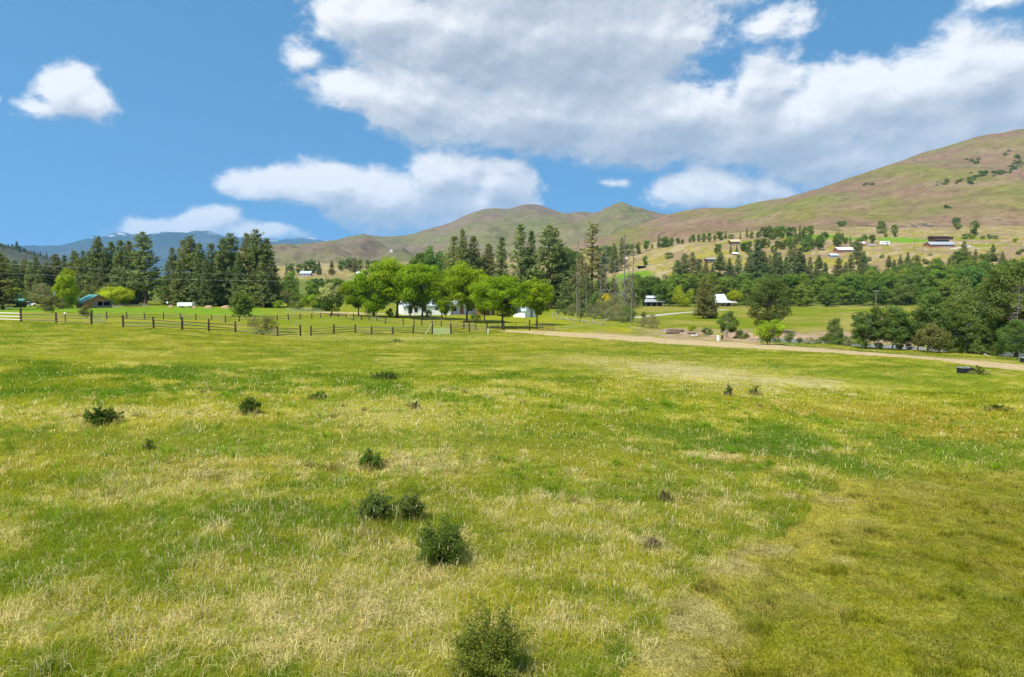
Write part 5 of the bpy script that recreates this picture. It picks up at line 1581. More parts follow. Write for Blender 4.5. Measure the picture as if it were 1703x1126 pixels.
_k = 0
for px in sorted([_wr.uniform(1228, 1445) for _ in range(30)]):
    _k += 1
    Y = _wr.uniform(488, 535)
    put('orchard_tree', _wr.choice(['wood0', 'wood2', 'wood1', 'wood3', 'fir1', 'bush0']), px, nth(_k) + ' garden tree from the left among the terrace houses', 'tree', 'garden trees among the terrace houses', Y=Y, height=_wr.uniform(4.5, 8.5), wide=_wr.uniform(.9, 1.2))
_k = 0
for px in sorted([_wr.uniform(1060, 1700) for _ in range(46)]):
    _k += 1
    Y = _wr.uniform(425, 452)
    put('slope_bush', _wr.choice(['bush0', 'bush1', 'brush']), px, nth(_k) + ' low bush from the left on the dry bank under the terrace', 'bush', 'bushes on the bank under the terrace', Y=Y, height=_wr.uniform(1.4, 3.4), wide=_wr.uniform(1.0, 1.4))

# grass growing up round the feet of the meadow shrubs
P_ = []
for (x, Y, r) in TUFT_SPOTS:
    n = 260
    a = RNG.random(n) * 6.283; q = r * (.75 + .55 * RNG.random(n))
    bx = x + np.cos(a) * q; by = Y + np.sin(a) * q
    c, _ = meadow_colour(bx, by)
    dryb = RNG.random((n, 1)) < .3
    col = np.where(dryb, np.array((.60, .50, .30)), c * 1.15) * (.7 + .6 * RNG.random((n, 1)))
    P_.append(blade_mesh(bx, by, ground_z(bx, by) - .01, .14 + .22 * RNG.random(n), np.maximum(.008, .4 * by / 683), np.abs(RNG.normal(.45, .25, n)), RNG.random(n) * 6.283, col, .45, 2))
V, FL, C = join_parts(P_)
tag(obj('shrub_grass', new_mesh('shrub_grass', V, FL, M_GRASS, False, {'tint': C})), 'longer grass round the feet of the shrubs', kind='stuff')


# ------------------------------------------------------------------ built things
def plain(name, c, rough=.8, spec=.2, var=.18, scale=3.0, metal=0.0, c2=None):
    m, t, out = material(name)
    tc = t.node('ShaderNodeTexCoord')
    n = t.noise(tc.outputs['Object'], scale, 5, .65)
    a = tuple(x * (1 - var) for x in c); b = c2 or tuple(min(1, x * (1 + var)) for x in c)
    principled(t, out, t.mix(t.smooth(n, .3, .7), a, b), rough, spec, metal, bump(t, n, .2, .02))
    return m


M_POST = plain('weathered_post', (.060, .038, .026), var=.35, scale=9)
M_RAIL = plain('grey_rail', (.17, .135, .115), var=.35, scale=6)
M_PALE = plain('pale_timber', (.36, .32, .27), var=.25, scale=6)
M_WHITE = plain('white_paint', (.80, .79, .76), .6, .3, .06)
M_TEAL = plain('teal_gate_paint', (.16, .36, .33), .5, .4, .15)
M_MINT = plain('mint_gate_paint', (.42, .58, .46), .5, .4, .15)
M_PIPE = plain('rusty_pipe', (.10, .065, .045), .7, .3, .3, 8)
M_SILVER = plain('galvanised_pipe', (.50, .52, .52), .45, .5, .1, 6, .3)
M_TINW = plain('white_metal_roof', (.72, .75, .78), .35, .5, .06, 1.0)
M_TINB = plain('pale_blue_metal_roof', (.50, .60, .68), .35, .5, .08, 1.0)
M_TING = plain('green_metal_roof', (.085, .26, .20), .4, .5, .12, 1.0)
M_TIND = plain('grey_metal_roof', (.33, .33, .34), .4, .5, .12, 1.0)
M_GLASS = plain('dark_window_glass', (.025, .032, .038), .1, .6, .2)
M_BOARD = plain('orange_brown_boards', (.36, .175, .075), var=.25, scale=5)
M_BROWN = plain('dark_brown_boards', (.11, .055, .038), var=.3, scale=5)
M_DARK = plain('dark_wall_bay_shade', (.012, .011, .010), var=.2)  # near black wall colour; in open bays it stands in for the shade inside
M_BRICK = plain('red_brick', (.30, .115, .075), var=.25, scale=8)
M_TANROOF = plain('tan_shingles', (.52, .37, .22), var=.2, scale=4)
M_DKTEAL = plain('dark_teal_boards', (.015, .055, .052), var=.3)
M_GREYB = plain('grey_boards', (.26, .225, .19), var=.3, scale=6)
M_BLUE = plain('blue_plastic', (.02, .22, .50), .35, .5, .08)
M_AQUA = plain('pale_aqua_plastic', (.32, .62, .64), .35, .5, .08)
M_TYRE = plain('black_rubber', (.02, .02, .02), .8, .2, .1)
M_ROCK = plain('pale_rock', (.48, .45, .42), .9, .1, .25)
M_HAY = plain('old_hay', (.33, .22, .12), .95, .05, .3, 2.0)
M_PLASTIC = plain('black_plastic', (.018, .02, .022), .5, .3, .2)
M_WIRE = plain('pale_wire', (.55, .56, .55), .4, .5, .05)
M_STAKE = plain('orange_stake', (.60, .26, .07), .8, .1, .15)
M_PINKROOF = plain('pinkish_metal_roof', (.66, .56, .54), .45, .4, .08)
M_LOG = bark_material('log_bark', (.13, .085, .06), (.27, .19, .14))

_CUBE_F = np.array([(0, 3, 2, 1), (4, 5, 6, 7), (0, 1, 5, 4), (1, 2, 6, 5), (2, 3, 7, 6), (3, 0, 4, 7)], np.int32)


def box(c, s, rz=0.0, rx=0.0, ry=0.0, bev=0.0):
    v = np.array([(-1, -1, -1), (1, -1, -1), (1, 1, -1), (-1, 1, -1), (-1, -1, 1), (1, -1, 1), (1, 1, 1), (-1, 1, 1)], float) * np.array(s) / 2
    R = np.array((Matrix.Rotation(rz, 3, 'Z') @ Matrix.Rotation(ry, 3, 'Y') @ Matrix.Rotation(rx, 3, 'X')))
    return v @ R.T + np.array(c), _CUBE_F


def slab(pts, thick):
    """thick panel on four corner points (counter-clockwise from above)"""
    p = np.array(pts, float)
    n = np.cross(p[1] - p[0], p[3] - p[0]); n /= np.linalg.norm(n)
    v = np.concatenate([p - n * thick, p])
    return v, _CUBE_F


def prism(poly, y0, y1):
    """polygon in x,z extruded along y"""
    n = len(poly)
    v = np.array([(x, y0, z) for x, z in poly] + [(x, y1, z) for x, z in poly], float)
    f = [list(range(n)), list(range(2 * n - 1, n - 1, -1))] + [[i, i + n, (i + 1) % n + n, (i + 1) % n] for i in range(n)]
    return v, f


def part(name, mat, parent, *shapes, smooth=False, loc=None):
    me = bpy.data.meshes.new(name)
    V = []; Fc = []; o = 0
    for v, f in shapes:
        V += [tuple(map(float, q)) for q in v]
        Fc += [[int(k) + o for k in ff] for ff in f]
        o += len(v)
    me.from_pydata(V, [], Fc)
    bm = bmesh.new(); bm.from_mesh(me)
    bmesh.ops.recalc_face_normals(bm, faces=bm.faces)
    bm.to_mesh(me); bm.free()
    if smooth:
        me.polygons.foreach_set('use_smooth', [True] * len(me.polygons))
    me.materials.append(mat)
    return obj(name, me, parent, loc)


def pole(p0, p1, r, r1=None, sides=7):
    v, f = tube(np.array([p0, p1], float), [r, r if r1 is None else r1], sides)
    f = [list(map(int, q)) for q in f[:-1]] + [list(range(sides - 1, -1, -1)), list(range(sides, 2 * sides))]
    return v, f


def gp(px, py):
    x, y = pix_ground(px, py)
    return np.array([x, y, gz(x, y)])


# ---- fences
_rf = random.Random(8)


def rail_fence(name, label, posts, heights, rails, gaps=(), rpost=.10, rrail=.055, pmat=M_POST, rmat=M_RAIL, cat='fence', hscale=1.0, split=None, sag=.04):
    """posts: (column, base row); heights per post in photo pixels; rails: fractions of a 1.3 m height"""
    P = [gp(*p) for p in posts]
    root = thing(name, label, cat, tuple(P[len(P) // 2]))
    o = np.array(root.location)
    H = []
    for (px, py), p, h in zip(posts, P, heights):
        hh = h * p[1] / F_PX * hscale
        H.append(hh)
        lean = np.array([_rf.gauss(0, .03), _rf.gauss(0, .03), 0])
        q = p - o
        part('post', pmat, root, pole(q - [0, 0, .25], q + lean * hh + [0, 0, hh], rpost * _rf.uniform(.9, 1.12), rpost * .92, 8))
    for i in range(len(P) - 1):
        if i in gaps: continue
        a, b = P[i] - o, P[i + 1] - o
        m = (split or {}).get(i, rmat)
        for f in rails:
            za, zb = f + _rf.gauss(0, sag), f + _rf.gauss(0, sag)
            part('rail', m, root, pole(a + [0, -rpost, za], b + [0, -rpost, zb], rrail * _rf.uniform(.8, 1.2), rrail * _rf.uniform(.7, 1.0), 6))
    return root


NEARP = [(-110, 530.5), (-38, 532), (35, 534.5), (94, 537), (152, 540), (205, 543.5), (256, 546), (303, 549), (347, 550.5), (392, 552.5), (462, 558.5), (500, 558.5), (517, 559), (555, 556), (591, 553.5), (618, 556), (653, 555.5), (687, 554), (719, 554), (750, 555), (781, 551.5), (810, 553), (838, 549.5)]
NEARH = [22, 22, 22.5, 16.5, 20.5, 20, 19, 22, 20, 18, 16.5, 18.5, 16.5, 16.5, 14.5, 14, 13, 14.5, 21, 16.5, 15, 16, 13.5]
rail_fence('rail_fence', 'dark post and rail fence along the near edge of the paddock', NEARP, NEARH, (.98, .60, .22), gaps=(4, 11, 18), rpost=.125, split={0: M_WHITE, 1: M_WHITE})
FARP = [(178, 531), (211, 530.5), (241, 531.5), (272, 530.6), (300, 531), (326, 533), (352, 533.5), (375, 536), (398, 535), (423, 535), (441, 535), (461, 533.7), (480, 532.5), (499, 531.5), (518.5, 530.5), (533.5, 528.7), (550, 528.5), (563, 528), (575, 529), (588, 533), (601, 533), (614, 532.5), (627, 534), (641, 538), (671, 540.5), (689, 541), (702, 542), (734, 543), (771, 547), (791, 548)]
FARH = [12.5, 11, 11, 11, 10.5, 11, 9.5, 11.5, 10.5, 10, 10, 9.5, 10, 9.5, 8.5, 8, 8, 6.5, 6.5, 12, 9, 7.5, 7, 11, 11.5, 11, 12, 10, 11, 9]
rail_fence('rail_fence', 'dark post and rail fence along the far side of the paddock', FARP, FARH, (.88, .40), rpost=.11, rrail=.055)
rail_fence('rail_fence', 'pale grey board fence joining the barn and the leaning poles', [(187, 512), (196, 512), (206, 512), (216, 511.5), (226, 511), (236, 510.5), (247, 510.5)], [5, 5, 5, 5, 5, 6, 5], (.75, .45, .15), rpost=.06, rrail=.07, pmat=M_GREYB, rmat=M_GREYB)
rail_fence('pipe_fence', 'dark pipe fence edging the lawn in front of the house', [(700, 539), (725, 540), (749, 541), (773, 543), (800, 544), (828, 545), (858, 547), (876, 548)], [11.5, 11, 11, 11, 11, 11, 11, 11], (1.12, .12), rpost=.045, rrail=.045, pmat=M_PIPE, rmat=M_PIPE, cat='fence', sag=.01)
rail_fence('wire_fence', 'thin wire fence between the pipe gate and the thicket', [(926, 551), (943, 550.5), (967, 546), (990, 545), (1010, 544)], [8, 9, 8, 7, 6], (.75, .4), rpost=.04, rrail=.012, pmat=M_PALE, rmat=M_WIRE)
rail_fence('plank_fence', 'grey picket fence beside the green roofed hut', [(-14, 513), (-10, 513), (-6, 513), (-2, 513), (2, 513), (5, 513), (8, 513), (11, 513), (14, 513), (17, 513)], [11.5, 11, 11.5, 11, 11.8, 11, 11.4, 11, 11.6, 11], (.3, 1.2), rpost=.20, rrail=.05, pmat=M_GREYB, rmat=M_GREYB)


def gate(name, label, p0, p1, h, mat, bars=5, r=.03, group=None, uprights=(.5,)):
    a, b = gp(*p0), gp(*p1)
    root = thing(name, label, 'gate', tuple(a), 0, group)
    d = b - a
    for k in range(bars):
        z = .12 + (h - .12) * k / (bars - 1)
        part('bar', mat, root, pole([0, 0, z], d + [0, 0, z], r))
    for f in (0.0, 1.0) + tuple(uprights):
        part('upright', mat, root, pole(d * f + [0, -.02, .08], d * f + [0, -.02, h + .03], r * 1.15))
    return root


gate('metal_gate', 'teal metal gate beside the left gate post', (153, 540), (176, 537.5), 1.25, M_TEAL, 6, .028)
gate('metal_gate', 'mint green metal gate right of the leaning pale pole', (721, 555.5), (748, 556), .95, M_MINT, 5, .02)
gate('metal_gate', 'rusty pipe gate hung on the tall dark post', (894, 549), (921, 551.5), 1.2, M_PIPE, 5, .035, uprights=(.33, .66))
for (px, py, h, lab) in [(880.5, 550, 18.5, 'tall dark gate post at the end of the pipe fence'), (892, 548, 15, 'shorter dark gate post carrying the rusty gate')]:
    p = gp(px, py); hh = h * p[1] / F_PX
    t = thing('gate_post', lab, 'post', tuple(p))
    part('shaft', M_POST, t, pole([0, 0, -.2], [.03, 0, hh - .06], .13, .12, 9))
    part('cap', M_POST, t, pole([.03, 0, hh - .06], [.03, 0, hh], .115, .07, 9))
a = gp(707, 555.5); p = gp(719.5, 554)
o_ = tag(part('leaning_pole', M_PALE, None, pole(a * 0, p + [0, -.25, 1.62] - a, .065, .055)), 'pale pole leaning against the fence beside the mint gate', 'pole')
o_.location = tuple(a)
p = gp(811.5, 554)
t = thing('marker_post', 'short white marker post at the foot of the fence', 'post', tuple(p))
part('shaft', M_WHITE, t, box((0, 0, .36), (.13, .10, .72)))
part('cap', M_WHITE, t, box((0, 0, .735), (.15, .12, .03)))

# collapsed corral by the thicket
t = thing('broken_corral', 'collapsed pale corral of fallen rails and leaning posts', 'fence', tuple(gp(960, 536)))
o0 = np.array(t.location)
for (px, b, h) in [(918.5, 529, 9), (925.5, 530, 10), (932.5, 530.5, 7.5), (937, 531, 8.5), (944, 532, 10), (956.5, 534, 8), (971, 536, 6.5), (985.5, 536, 7), (967.5, 540, 7)]:
    q = gp(px, b) - o0
    part('post', M_PALE, t, pole(q - [0, 0, .1], q + [_rf.gauss(0, .05), 0, h * gp(px, b)[1] / F_PX], .07))
for (pa, ya, ha, pb, yb, hb, r) in [(918.5, 529, 1.25, 925.5, 530, 1.3, .06), (926, 531, .25, 955, 534, .3, .10), (944, 533, .35, 1003, 540, .25, .10), (996, 540.5, .05, 1010, 539, 1.1, .08), (971, 536, .85, 985.5, 536, .9, .05), (985.5, 536, .3, 1010, 538, 1.1, .05), (940, 533.5, .9, 955, 540, .1, .05), (945, 533, .1, 953, 535, .9, .05), (918, 530, .6, 921, 531, 0, .05), (970, 538, .8, 984, 541, .1, .04)]:
    q0 = gp(pa, ya) - o0 + [0, 0, ha]; q1 = gp(pb, yb) - o0 + [0, 0, hb]
    part('rail', M_PALE if r < .09 else M_GREYB, t, pole(q0, q1, r, r * .85))


# ---- houses
def window(parent, mat, c, w, h, frame=M_WHITE, face=-1):
    f = part('window', frame, parent, box(c, (w + .16, .07, h + .16)))
    part('pane', mat, f, box((c[0], c[1] + face * .03, c[2]), (w, .05, h)))
    return f


def house_root(name, label, pl, pr, Y0, Y1, cat='house', py=None):
    a = np.array([X_at(pl, Y0), Y0]); b = np.array([X_at(pr, Y1), Y1])
    mid = (a + b) / 2
    L = float(np.linalg.norm(b - a))
    z = min(gz(*a), gz(*b), gz(*mid))
    return thing(name, label, cat, (mid[0], mid[1], z), atan2(b[1] - a[1], b[0] - a[0])), L


def gable_house(root, L, W, eave, ridge, wall, roof, over=.35, thick=.12, x0=None, ribs=0):
    """ridge along x; front wall at y=0"""
    x0 = -L / 2 if x0 is None else x0
    x1 = x0 + L
    pr = prism([(0, -.6), (W, -.6), (W, eave), (W / 2, ridge - .02), (0, eave)], 0, 1)
    v = np.array([(x0 + y * L, x, z) for x, y, z in pr[0]])
    part('wall', wall, root, (v, pr[1]))
    k = (ridge - eave) / (W / 2)
    f1 = part('roof_slope', roof, root, slab([(x0 - over, -over, eave - k * over + .06), (x1 + over, -over, eave - k * over + .06), (x1 + over, W / 2, ridge + .06), (x0 - over, W / 2, ridge + .06)], thick))
    part('roof_slope', roof, root, slab([(x1 + over, W + over, eave - k * over + .06), (x0 - over, W + over, eave - k * over + .06), (x0 - over, W / 2, ridge + .06), (x1 + over, W / 2, ridge + .06)], thick))
    return f1


r, L = house_root('white_house', 'long low white house with pale metal roof behind the maples', 671, 749, 177, 181)
gable_house(r, L, 8.0, 2.75, 4.4, M_WHITE, M_TINB)
for (f, w, h, z) in [(-.36, 1.1, 1.5, 1.35), (-.24, .9, 1.3, 1.5), (-.06, .95, 1.2, 1.55), (.20, 1.0, .7, 1.75), (.36, .9, 1.0, 1.6)]:
    window(r, M_GLASS, (f * L, -.02, z), w, h)
d_ = part('door', M_WHITE, r, box((-.30 * L, -.03, 1.0), (.9, .06, 2.0)))
part('handle', M_SILVER, d_, box((-.30 * L + .35, -.08, 1.0), (.05, .05, .12)))
part('chimney', M_BRICK, r, box((.22 * L, 4.4, 4.3), (.7, .7, 1.3)))
part('fascia', M_WHITE, r, box((0, -.38, 2.50), (L + .7, .03, .18)))
# porch wing
x0 = L / 2 + .02
for yy in (0.0,):
    part('wing_wall', M_WHITE, r, prism([(x0, -.6), (x0 + 9, -.6), (x0 + 9, 2.35), (x0 + 4, 3.9), (x0, 2.5)], 1.2, 8.2))
part('wing_roof', M_TINW, r, slab([(x0 - .4, -1.2, 2.45), (x0 - .4, 8.5, 2.45), (x0 + 4, 8.5, 4.05), (x0 + 4, -1.2, 4.05)][::-1], .12))
part('wing_roof', M_TINW, r, slab([(x0 + 9.6, -1.2, 2.2), (x0 + 9.6, 8.5, 2.2), (x0 + 4.003, 8.5, 4.05), (x0 + 4.003, -1.2, 4.05)], .12))
for q in (.3, 3.2, 6.2, 9.0):
    part('porch_post', M_BROWN, r, box((x0 + q, -.95, 1.0), (.14, .14, 3.0)))
part('porch_deck', M_GREYB, r, box((x0 + 4.5, .1, .06), (9.4, 2.1, .22)))
d_ = part('door', M_BOARD, r, box((x0 + 3.4, 1.17, 1.15), (1.0, .06, 2.0)))
part('handle', M_SILVER, d_, box((x0 + 3.75, 1.12, 1.1), (.05, .05, .12)))
window(r, M_GLASS, (x0 + 5.6, 1.17, 1.5), 1.5, 1.2)
window(r, M_GLASS, (x0 + 1.4, 1.17, 1.5), 1.1, 1.2)

r, L = house_root('carport', 'low white roofed carport right of the porch', 800, 832, 178, 180, 'carport')
part('roof', M_TINW, r, slab([(-L / 2, -.3, 2.25), (L / 2, -.3, 2.25), (L / 2, 4, 2.6), (-L / 2, 4, 2.6)], .14))
part('back_wall', M_BOARD, r, box((0, 3.9, 1.1), (L - .2, .12, 2.6)))
for sx in (-1, 0, 1):
    part('post', M_GREYB, r, box((sx * (L / 2 - .15), 0, .95), (.13, .13, 2.55)))

r, L = house_root('garden_shed', 'small white shed with pale blue roof behind the rightmost maple', 873, 893, 168, 172, 'shed')
v = prism([(-L / 2, -.4), (L / 2, -.4), (L / 2, 1.75), (0, 2.7), (-L / 2, 1.75)], 0, 3.6)
part('wall', M_WHITE, r, v)
for s in (-1, 1):
    p4 = [(0, -.3, 2.78), (0, 3.9, 2.78), (s * (L / 2 + .3), 3.9, 1.66), (s * (L / 2 + .3), -.3, 1.66)]
    part('roof_slope', M_TINB, r, slab(p4 if s < 0 else p4[::-1], .09))
d_ = part('door', M_GREYB, r, box((.2, -.03, .85), (.9, .05, 1.7)))
part('handle', M_SILVER, d_, box((.5, -.07, .9), (.05, .05, .1)))

r, L = house_root('wooden_barn', 'small wooden barn with green metal roof and open bays', 138, 187, 186, 192, 'barn')
W2 = L / 2
part('gable_boards', M_BOARD, r, prism([(-W2, 1.75), (W2, 1.75), (0, 3.55)], 0, .12))
part('side_wall', M_BOARD, r, box((-W2 + .06, 2.5, .7), (.12, 5.0, 2.4)))
part('side_wall', M_GREYB, r, box((W2 - .06, 2.5, .7), (.12, 5.0, 2.4)))
part('back_wall', M_DARK, r, prism([(-W2 + .13, -.4), (W2 - .13, -.4), (W2 - .13, 1.8), (0, 3.4), (-W2 + .13, 1.8)], 4.8, 4.95))  # near black colour paints in the shade seen through the open bays
part('front_panel', M_BOARD, r, box((-W2 + 1.3, .06, .75), (2.3, .12, 2.0)))
part('front_panel', M_GREYB, r, box((-W2 + 3.1, .10, .75), (1.2, .10, 2.0)))
for q in (-.08, .18, .46):
    part('bay_post', M_GREYB, r, box((q * L, .06, .7), (.22, .2, 2.2)))
part('bay_board', M_GREYB, r, box((.2 * L, .0, .35), (.58 * L, .08, .5)))
for s in (-1, 1):
    k = 1.9 / W2
    p4 = [(0, -.5, 3.72), (0, 5.4, 3.72), (s * (W2 + .7), 5.4, 3.72 - k * (W2 + .7)), (s * (W2 + .7), -.5, 3.72 - k * (W2 + .7))]
    part('roof_slope', M_TING, r, slab(p4 if s < 0 else p4[::-1], .10))

r, L = house_root('garden_hut', 'dark hut with two tiered green pyramid roof at the far left', 19, 43, 190, 192, 'hut')
w = L / 2
part('wall', M_DKTEAL, r, box((0, w, .5), (L - .3, L - .3, 2.1)))
def frustum(w0, w1, z0, z1, cy):
    v = [(sx * a, cy + sy * a, z) for z, a in ((z0, w0), (z1, w1)) for sx, sy in ((-1, -1), (1, -1), (1, 1), (-1, 1))]
    return np.array(v), _CUBE_F
part('lower_roof', M_TING, r, frustum(w + .45, w * .52, 1.5, 2.75, w))
part('upper_roof', M_TING, r, frustum(w * .62, w * .22, 2.85, 4.05, w))
part('collar', M_DKTEAL, r, box((0, w, 2.8), (w * .9, w * .9, .3)))
for sx in (-1, 1):
    part('corner_post', M_BROWN, r, box((sx * (w - .1), .1, .5), (.16, .16, 2.0)))
d_ = part('door', M_BROWN, r, box((.5, .12, .55), (.9, .06, 1.7)))
part('handle', M_SILVER, d_, box((.8, .07, .6), (.05, .05, .1)))

# slide
t = thing('play_slide', 'blue play tower with pale aqua slide left of the upright willow', 'slide', (X_at(95, 196), 196, gz(X_at(95, 196), 196)))
part('tower_hood', M_BLUE, t, frustum(.62, .42, 3.5, 4.3, 0))
part('platform', M_BLUE, t, box((0, 0, 2.9), (1.1, 1.1, .1)))
for sx in (-.5, .5):
    for sy in (-.5, .5):
        part('leg', M_GREYB, t, box((sx, sy, 1.7), (.1, .1, 3.6)))
part('chute', M_AQUA, t, slab([(.45, -.28, 3.0), (.45, .28, 3.0), (2.3, .28, .35), (2.3, -.28, .35)][::-1], .08), slab([(.45, -.30, 3.2), (.45, -.24, 3.2), (2.3, -.24, .55), (2.3, -.30, .55)][::-1], .2), slab([(.45, .24, 3.2), (.45, .30, 3.2), (2.3, .30, .55), (2.3, .24, .55)][::-1], .2))


def vehicle(name, label, cat, px, Y, L, H, col, kind='car', rz=0.0, group=None):
    x = X_at(px, Y)
    t = thing(name, label, cat, (x, Y, gz(x, Y)), rz, group)
    m = col
    if kind == 'car':
        part('body', m, t, prism([(-L / 2, .35), (L / 2, .35), (L / 2, .75), (L * .3, .88), (-L * .46, .95), (-L / 2, .8)], -.85, .85))
        part('cabin', M_GLASS, t, prism([(-L * .40, .9), (L * .16, .88), (L * .05, H - .06), (-L * .30, H - .06)], -.72, .72))
        part('roof', m, t, prism([(-L * .31, H - .06), (L * .06, H - .06), (L * .04, H), (-L * .29, H)], -.70, .70))
    elif kind == 'camper':
        part('body', m, t, prism([(-L / 2, .5), (L / 2, .5), (L / 2, H * .92), (L * .42, H), (-L * .46, H), (-L / 2, H * .9)], -1.1, 1.1))
        for q in (-.28, .05, .30):
            part('window', M_GLASS, t, box((q * L, -1.11, H * .66), (L * .14, .05, H * .2)))
        part('door', M_GREYB, t, box((.18 * L, -1.11, H * .5), (.6, .04, H * .6)))
    else:
        part('body', m, t, prism([(-L / 2, .45), (L / 2, .45), (L / 2, H * .85), (L / 2 - .12, H), (-L / 2 + .12, H), (-L / 2, H * .85)], -.9, .9))
        part('tow_bar', M_GREYB, t, box((L / 2 + .4, 0, .5), (.8, .12, .1)))
    for sx in (-.31, .31):
        for sy in (-1, 1):
            w = part('wheel', M_TYRE, t, pole([sx * L, sy * .70, .33], [sx * L, sy * .90, .33], .33, None, 12))
            part('rim', M_SILVER, w, pole([sx * L, sy * .895, .33], [sx * L, sy * .915, .33], .18, None, 10))
    return t


vehicle('parked_car', 'white car parked behind the green roofed hut', 'car', 46, 205, 4.2, 1.45, M_WHITE)
vehicle('box_trailer', 'long white trailer before the second pine clump', 'trailer', 309, 192, 4.2, 1.45, M_WHITE, 'trailer')
vehicle('camper_van', 'white camper van on the grassy terrace', 'van', 1467, 505, 6.4, 2.9, M_WHITE, 'camper')
vehicle('parked_car', 'white car in the shade left of the camper van', 'car', 1446, 500, 4.3, 1.5, M_WHITE)
for (px, Y, w, h, lab) in [(284, 192, .8, .7, 'small tan heap at the left end of the pasture edge'), (323, 190, .7, .55, 'small tan heap beside the white trailer'), (347, 190, 1.3, .75, 'broad tan heap right of the white trailer'), (376, 190, 1.5, .8, 'tan heap behind the weeping conifer')]:
    x = X_at(px, Y)
    rng_ = np.random.default_rng(int(px))
    a_ = np.linspace(0, 2 * pi, 15)[:-1]
    rings = [(1.0, -.1), (.92, .3), (.68, .72), (.35, .95), (.08, 1.0)]
    v = np.array([(w * q * cos(b) * (1 + .15 * rng_.random()), w * .8 * q * sin(b) * (1 + .15 * rng_.random()), h * z * (1 + .1 * rng_.random())) for q, z in rings for b in a_])
    f = [[k * 14 + i, k * 14 + (i + 1) % 14, (k + 1) * 14 + (i + 1) % 14, (k + 1) * 14 + i] for k in range(4) for i in range(14)] + [list(range(56, 70))]
    o_ = tag(part('hay_heap', M_HAY, None, (v, f)), lab, 'heap', 'tan heaps along the pasture edge')
    o_.location = (x, Y, gz(x, Y))
x = X_at(278, 188)
t = thing('diamond_sign', 'small pale diamond sign on a thin post before the pines', 'sign', (x, 188, gz(x, 188)))
part('post', M_GREYB, t, box((0, 0, .75), (.07, .07, 1.9)))
part('panel', M_TINW, t, box((0, -.06, 1.55), (.5, .03, .5), ry=pi / 4))
x = X_at(130, 186)
t = thing('bird_house', 'white bird house on a pole left of the barn roof', 'bird house', (x, 186, gz(x, 186)))
part('pole', M_GREYB, t, pole([0, 0, -.1], [0, 0, 2.1], .05))
part('house', M_WHITE, t, prism([(-.3, 2.1), (.3, 2.1), (.3, 2.6), (0, 2.95), (-.3, 2.6)], -.25, .25))
p = gp(104.5, 512)
t = thing('water_tank', 'grey white tank beside the olive brown bush', 'tank', tuple(p))
part('tank', M_TIND, t, pole([-.3, 0, .5], [.75, 0, .5], .42, None, 14))
for q in (-.1, .55):
    part('leg', M_GREYB, t, box((q, 0, .1), (.1, .6, .4)))
p = gp(100, 549)
o_ = tag(part('survey_stake', M_STAKE, None, box((0, 0, .75), (.06, .03, 1.7), ry=.02)), 'thin orange survey stake in the grass on the left', 'stake')
o_.location = tuple(p)
p = gp(109, 537)
t = thing('feeder_post', 'dark post with white box just behind the left fence', 'post', tuple(p))
part('shaft', M_POST, t, pole([0, 0, -.1], [0, 0, 1.1], .07))
part('box', M_WHITE, t, box((0, 0, 1.2), (.2, .18, .2)))

# wire pen with an arch frame
t = thing('wire_pen', 'low silver wire pen in front of the dark round bush', 'pen', tuple(gp(508, 521)))
o0 = np.array(t.location)
pen = [(477, 521.5), (488, 521.5), (498, 521.5), (508, 521.5), (518, 521.5), (528, 521.5), (540, 521)]
Pn = [gp(*q) - o0 for q in pen]
for q in Pn:
    part('post', M_SILVER, t, pole(q, q + [0, 0, 1.35], .028))
for a, b in zip(Pn[:-1], Pn[1:]):
    for z in (1.3, .7, .1):
        part('rail', M_SILVER, t, pole(a + [0, 0, z], b + [0, 0, z], .022))
    n = 14
    wires = [pole(a + (b - a) * (k + .5) / n + [0, 0, .1], a + (b - a) * (k + .5) / n + [0, 0, 1.3], .009, None, 4) for k in range(n)]
    w_ = part('wire_mesh', M_SILVER, t, *wires); w_['kind'] = 'stuff'
a, b = gp(489, 513) - o0, gp(498, 513) - o0
part('arch_post', M_SILVER, t, pole(a, a + [0, 0, 1.9], .04)); part('arch_post', M_SILVER, t, pole(b, b + [0, 0, 1.9], .04)); part('arch_bar', M_SILVER, t, pole(a + [0, 0, 1.9], b + [0, 0, 1.9], .04))

# logs, rocks, utility posts by the track
def log(name, label, p0, p1, r, group=None):
    a, b = gp(*p0), gp(*p1)
    n = 7
    tt = np.linspace(0, 1, n)
    path = np.stack([tt * (b - a)[0], tt * (b - a)[1], tt * (b - a)[2] + r], 1)
    v, f = tube(path, r * (1 - .25 * tt) * (1 + .05 * np.sin(tt * 9)), 10)
    t = thing(name, label, 'log', tuple(a), 0, group)
    part('bark', M_LOG, t, (v, [list(map(int, q)) for q in f[:-1]]), smooth=True)
    for e, q, rr in ((0, path[0], r), (1, path[-1], r * .75)):
        d = (path[1] - path[0]) / np.linalg.norm(path[1] - path[0]) * (.02 if e else -.02)
        part('cut_end', M_PALE, t, pole(q - d, q + d, rr * .93, None, 10))
    return t


